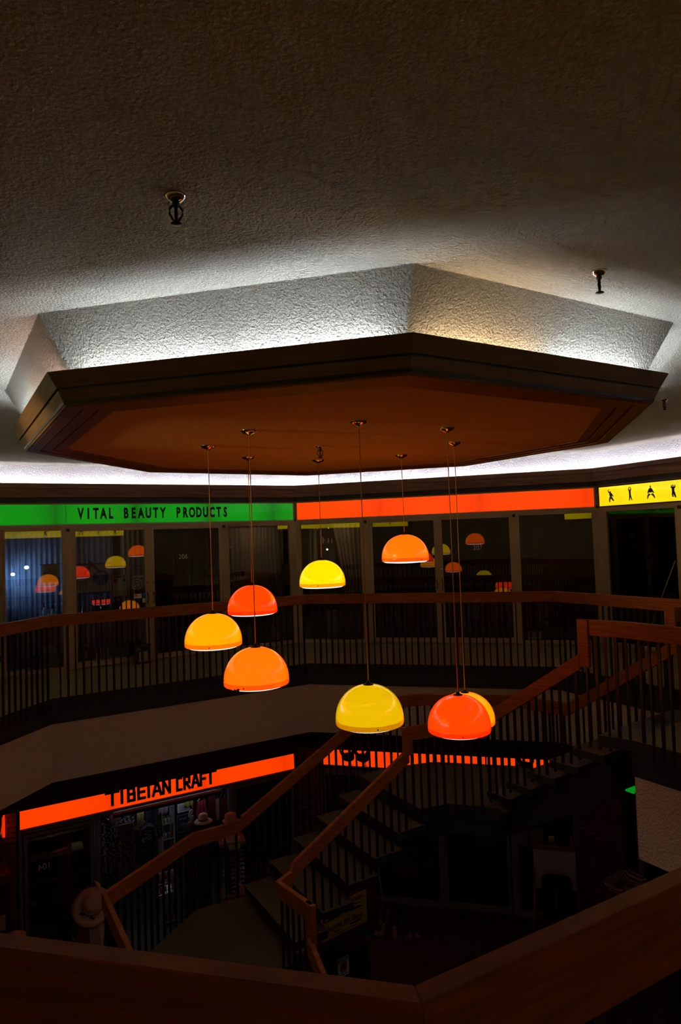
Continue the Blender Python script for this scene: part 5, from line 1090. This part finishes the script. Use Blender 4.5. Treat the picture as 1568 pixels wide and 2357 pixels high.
shoes = [(.85, 10.98, .1, (.03, .09, .02), 1, 'left green canvas shoe with a white toe'), (1.00, 10.99, -.25, (.03, .09, .02), 1, 'right green canvas shoe with a white toe'), (.63, 11.00, 0, (.32, .20, .18), 1, 'pale sandal with pink straps, standing forward alone'),
 (.44, 11.08, -.3, (.26, .20, .20), 1, 'pale strapped sneaker next to the navy one'), (.33, 11.10, .1, (.015, .02, .06), 1, 'navy sneaker with a white toe'), (.43, 11.30, 0, (.18, .12, .02), 0, 'left mustard yellow shoe'), (.52, 11.31, -.1, (.18, .11, .02), 0, 'right mustard yellow shoe'),
 (.62, 11.28, .2, (.02, .05, .10), 0, 'left blue shoe behind the pale sandal'), (.76, 11.24, 0, (.03, .09, .16), 0, 'right blue strapped shoe behind the pale sandal'), (.92, 11.22, .5, (.03, .03, .03), 0, 'black shoe behind the green pair, left'), (1.05, 11.22, .3, (.03, .03, .03), 0, 'black shoe behind the green pair, right'),
 (.42, 11.58, .1, (.20, .07, .02), 0, 'left rust coloured boot at the window sill'), (.56, 11.56, -.1, (.22, .08, .03), 0, 'right rust coloured boot at the window sill'), (.24, 11.32, .2, (.02, .03, .06), 0, 'dark blue shoe left of the mustard pair'), (.72, 11.52, .3, (.04, .03, .03), 0, 'dark brown shoe in the back row of shoes'), (.86, 11.46, .2, (.03, .03, .03), 0, 'charcoal shoe in the back row of shoes')]
for x, y, rz, c_, w_, lab in shoes: shoe(x, y, rz, C_('shoe_%s_%s' % (x, y), c_, .7), WT if w_ else C_('sole_dark', (.03, .025, .02)), lab)
t = thing('dustpan', 'blue plastic dustpan lying left of the shoes', 'dustpan', (.14, 11.02, ZL), R(20)); MB().prism([(-.14, -.10), (.14, -.10), (.11, .10), (-.11, .10)], 0, .012).build('pan', C_('pan_blue', (.02, .08, .18), .4), t); MB().ext(-.11, .11, .09, .10, 0, .07).build('back', MATS['pan_blue'], t); MB().tube([(0, .10, .05), (0, .26, .08)], .014, 8).build('handle', MATS['pan_blue'], t)
t = wthing('broom', 'broom with a pale handle leaning left of the shoes', 'broom', 4, 1.40, ZL, -.20); MB().tube([(.05, -.05, .12), (-.06, .12, .68)], .011, 8).build('handle', C_('handle_pale', (.34, .25, .24)), t, smooth=True); MB().limb([(.05, .14, .02), (-.0, 0, .07)], -.07, -.04).build('bristles', C_('bristle', (.14, .09, .05)), t)
t = wthing('red_stool', 'low red stool with chrome rails under the stair flight', 'stool', 4, 1.16, ZL, -.45); RD = C_('stool_red', (.14, .012, .01), .4)
MB().box((0, 0, .38), (.34, .30, .05)).build('seat', RD, t, bevel=.01)
for sx in (-.15, .15):
    for sy in (-.13, .13): MB().ext(sx-.015, sx+.015, sy-.015, sy+.015, 0, .36).build('leg', RD, t)
MB().tube([(-.15, -.15, .22), (.15, -.15, .22)], .008, 8).tube([(-.15, -.15, .29), (.15, -.15, .29)], .008, 8).build('rail', M_CHROME, t)
t = wthing('toy_pile', 'small dark bundle with orange spots on the red stool', 'bundle', 4, 1.18, ZL+.405, -.42); MB().ball((0, 0, .05), (.10, .08, .05), 12).ball((.05, .0, .11), (.05, .05, .04), 10).build('bundle', pattern('dark_orange', (.16, .07, .03), (.02, .03, .03), 30, .3), t, smooth=True)
# kiosk with poster and notice
KA = R(38); KX, KY = -.13, 8.60
t = thing('black_kiosk', 'black freestanding display box below the yellow art show poster', 'kiosk', (KX, KY, ZL), KA); MB().ext(-.26, .26, -.16, .16, 0, 1.30).build('body', M_BLACK, t, bevel=.006); MB().ext(-.27, .27, -.17, .17, 1.30, 1.315).build('top', M_BLACK, t)
t = thing('art_show_poster', 'yellow poster reading Buddha Art Show with painted eyes', 'poster', (-.13, 8.84, -3.183), KA)
YP = C_('poster_yellow', (.80, .52, .04), .7)
MB().ext(-.37, .37, 0, .012, 0, .40).build('sheet', YP, t); MB().ext(-.375, .375, -.001, .013, -.004, 0).ext(.37, .374, -.001, .013, 0, .40).build('edge', GREYP, t)
text('lettering', 'Buddha Art Show', .088, REDP, t, (0, -.002, .125), bold=.002, xs=.93); text('lettering', 'CRAFT', .06, REDP, t, (.23, -.002, .345), bold=.001)
text('lettering', 'Thangkas', .035, M_INK, t, (-.12, -.002, .065)); text('lettering', 'Hand Painting, Statues, Art Collection', .026, REDP, t, (0, -.002, .025), xs=.95)
mb = MB()
for s_ in (-1, 1):
    x = .18*s_; mb.limb([(x-.13, .215 if s_ < 0 else .235, .003), (x-.05, .235, .014), (x+.05, .238, .014), (x+.12, .225 if s_ > 0 else .245, .003)], -.003, 0); mb.limb([(x-.13, .265, .002), (x-.02, .292, .006), (x+.11, .275, .002)], -.003, 0)
mb.disc(0, .262, .018, .014, -.003, 0, 14); mb.ext(.08, .26, -.003, 0, .055, .075); mb.ext(-.33, .33, -.003, 0, .087, .089); mb.build('painted_eyes', C_('eye_ink', (.02, .03, .03)), t)
MB().disc(-.18, .233, .03, .007, -.005, -.003, 12).disc(.18, .237, .03, .007, -.005, -.003, 12).build('painted_pupils', C_('eye_grey', (.12, .14, .12)), t)
t = thing('notice_sign', 'small NOTICE security camera sign on the black kiosk', 'sign', (-.160, 8.335, -3.42), KA)
MB().ext(-.085, .085, 0, .003, 0, .22).build('plate', C_('plate_white', (.6, .64, .64)), t); MB().ext(-.078, .078, -.002, 0, .165, .212).build('header', M_INK, t); text('lettering', 'NOTICE', .040, MATS['plate_white'], t, (0, -.003, .188), bold=.001, xs=.9)
MB().ext(-.05, .05, -.002, 0, .065, .158).build('picture', C_('notice_orange', (.28, .07, .02)), t); MB().ball((.0, -.003, .115), (.025, .002, .03), 12).build('camera_picture', M_INK, t); text('lettering', 'SECURITY', .020, M_INK, t, (0, -.003, .050)); text('lettering', 'CAMERAS IN USE', .016, M_INK, t, (0, -.003, .022), bold=.0005)
# striped baskets on a dark cabinet
STRIPE = None
m_, nt_, b_, out_ = nodes('stripe_cloth'); N_ = nt_.nodes; L_n = nt_.links; tc_ = N_.new('ShaderNodeTexCoord'); wv = N_.new('ShaderNodeTexWave'); wv.inputs['Scale'].default_value = 9; wv.inputs['Distortion'].default_value = 0
L_n.new(tc_.outputs['Object'], wv.inputs['Vector']); rp = N_.new('ShaderNodeValToRGB'); rp.color_ramp.interpolation = 'CONSTANT'; rp.color_ramp.elements[0].color = (.04, .015, .015, 1); rp.color_ramp.elements[1].color = (.75, .34, .28, 1); rp.color_ramp.elements[1].position = .5
L_n.new(wv.outputs['Color'], rp.inputs[0]); L_n.new(rp.outputs[0], b_.inputs['Base Color']); b_.inputs['Roughness'].default_value = .9
def basket(lab, x, y, z, rz, w_=.62, d_=.42, h_=.10):
    t = thing('striped_basket', lab, 'basket', (x, y, z), rz, 'striped cloth baskets'); vs = []; fs = []
    n = 24; prof = [(.80, 0), (1.0, h_), (.96, h_+.008), (.76, .015), (0, .012)]
    def rr_(a): c, s_ = math.cos(a), math.sin(a); k = (abs(c)**5+abs(s_)**5)**(-1/5); return c*k, s_*k
    for k in range(n):
        c, s_ = rr_(2*PI*k/n)
        for f, zz in prof: vs.append((c*w_/2*f, s_*d_/2*f, zz))
    m5 = len(prof)
    for k in range(n):
        for j in range(m5-1): a = k*m5+j; b = ((k+1) % n)*m5+j; fs.append((a, b, b+1, a+1))
    MB().add(vs, fs).build('basket', m_, t, smooth=True)
B1 = (3.96, 10.0); basket('striped cloth basket holding small red items, at lower right', B1[0], B1[1], -3.36, R(35)); basket('second striped basket, cut off by the foreground rail', 4.22, 9.45, -3.36, R(32))
for k, (dx, dy, c_, lab) in enumerate(((-.10, -.04, (.16, .05, .02), 'brown round item in the nearer left of the striped basket'), (.06, .03, (.20, .02, .02), 'red ring item in the middle of the striped basket'), (.0, .08, (.03, .04, .10), 'dark blue item at the back of the striped basket'))):
    o = thing('ring_item', lab, 'trinket', (B1[0]+dx, B1[1]+dy, -3.345)); MB().lathe([(.035, 0), (.06, .01), (.055, .035), (.03, .03), (.035, 0)], seg=16).build('ring', C_('ring_%d' % k, c_), o, smooth=True)
t = thing('dark_cabinet', 'low dark cabinet under the striped baskets', 'cabinet', (4.0, 9.75, ZL), R(-60)); MB().ext(-.55, .60, -.32, .28, 0, 1.14-.02).build('body', M_DARKW, t, bevel=.005)
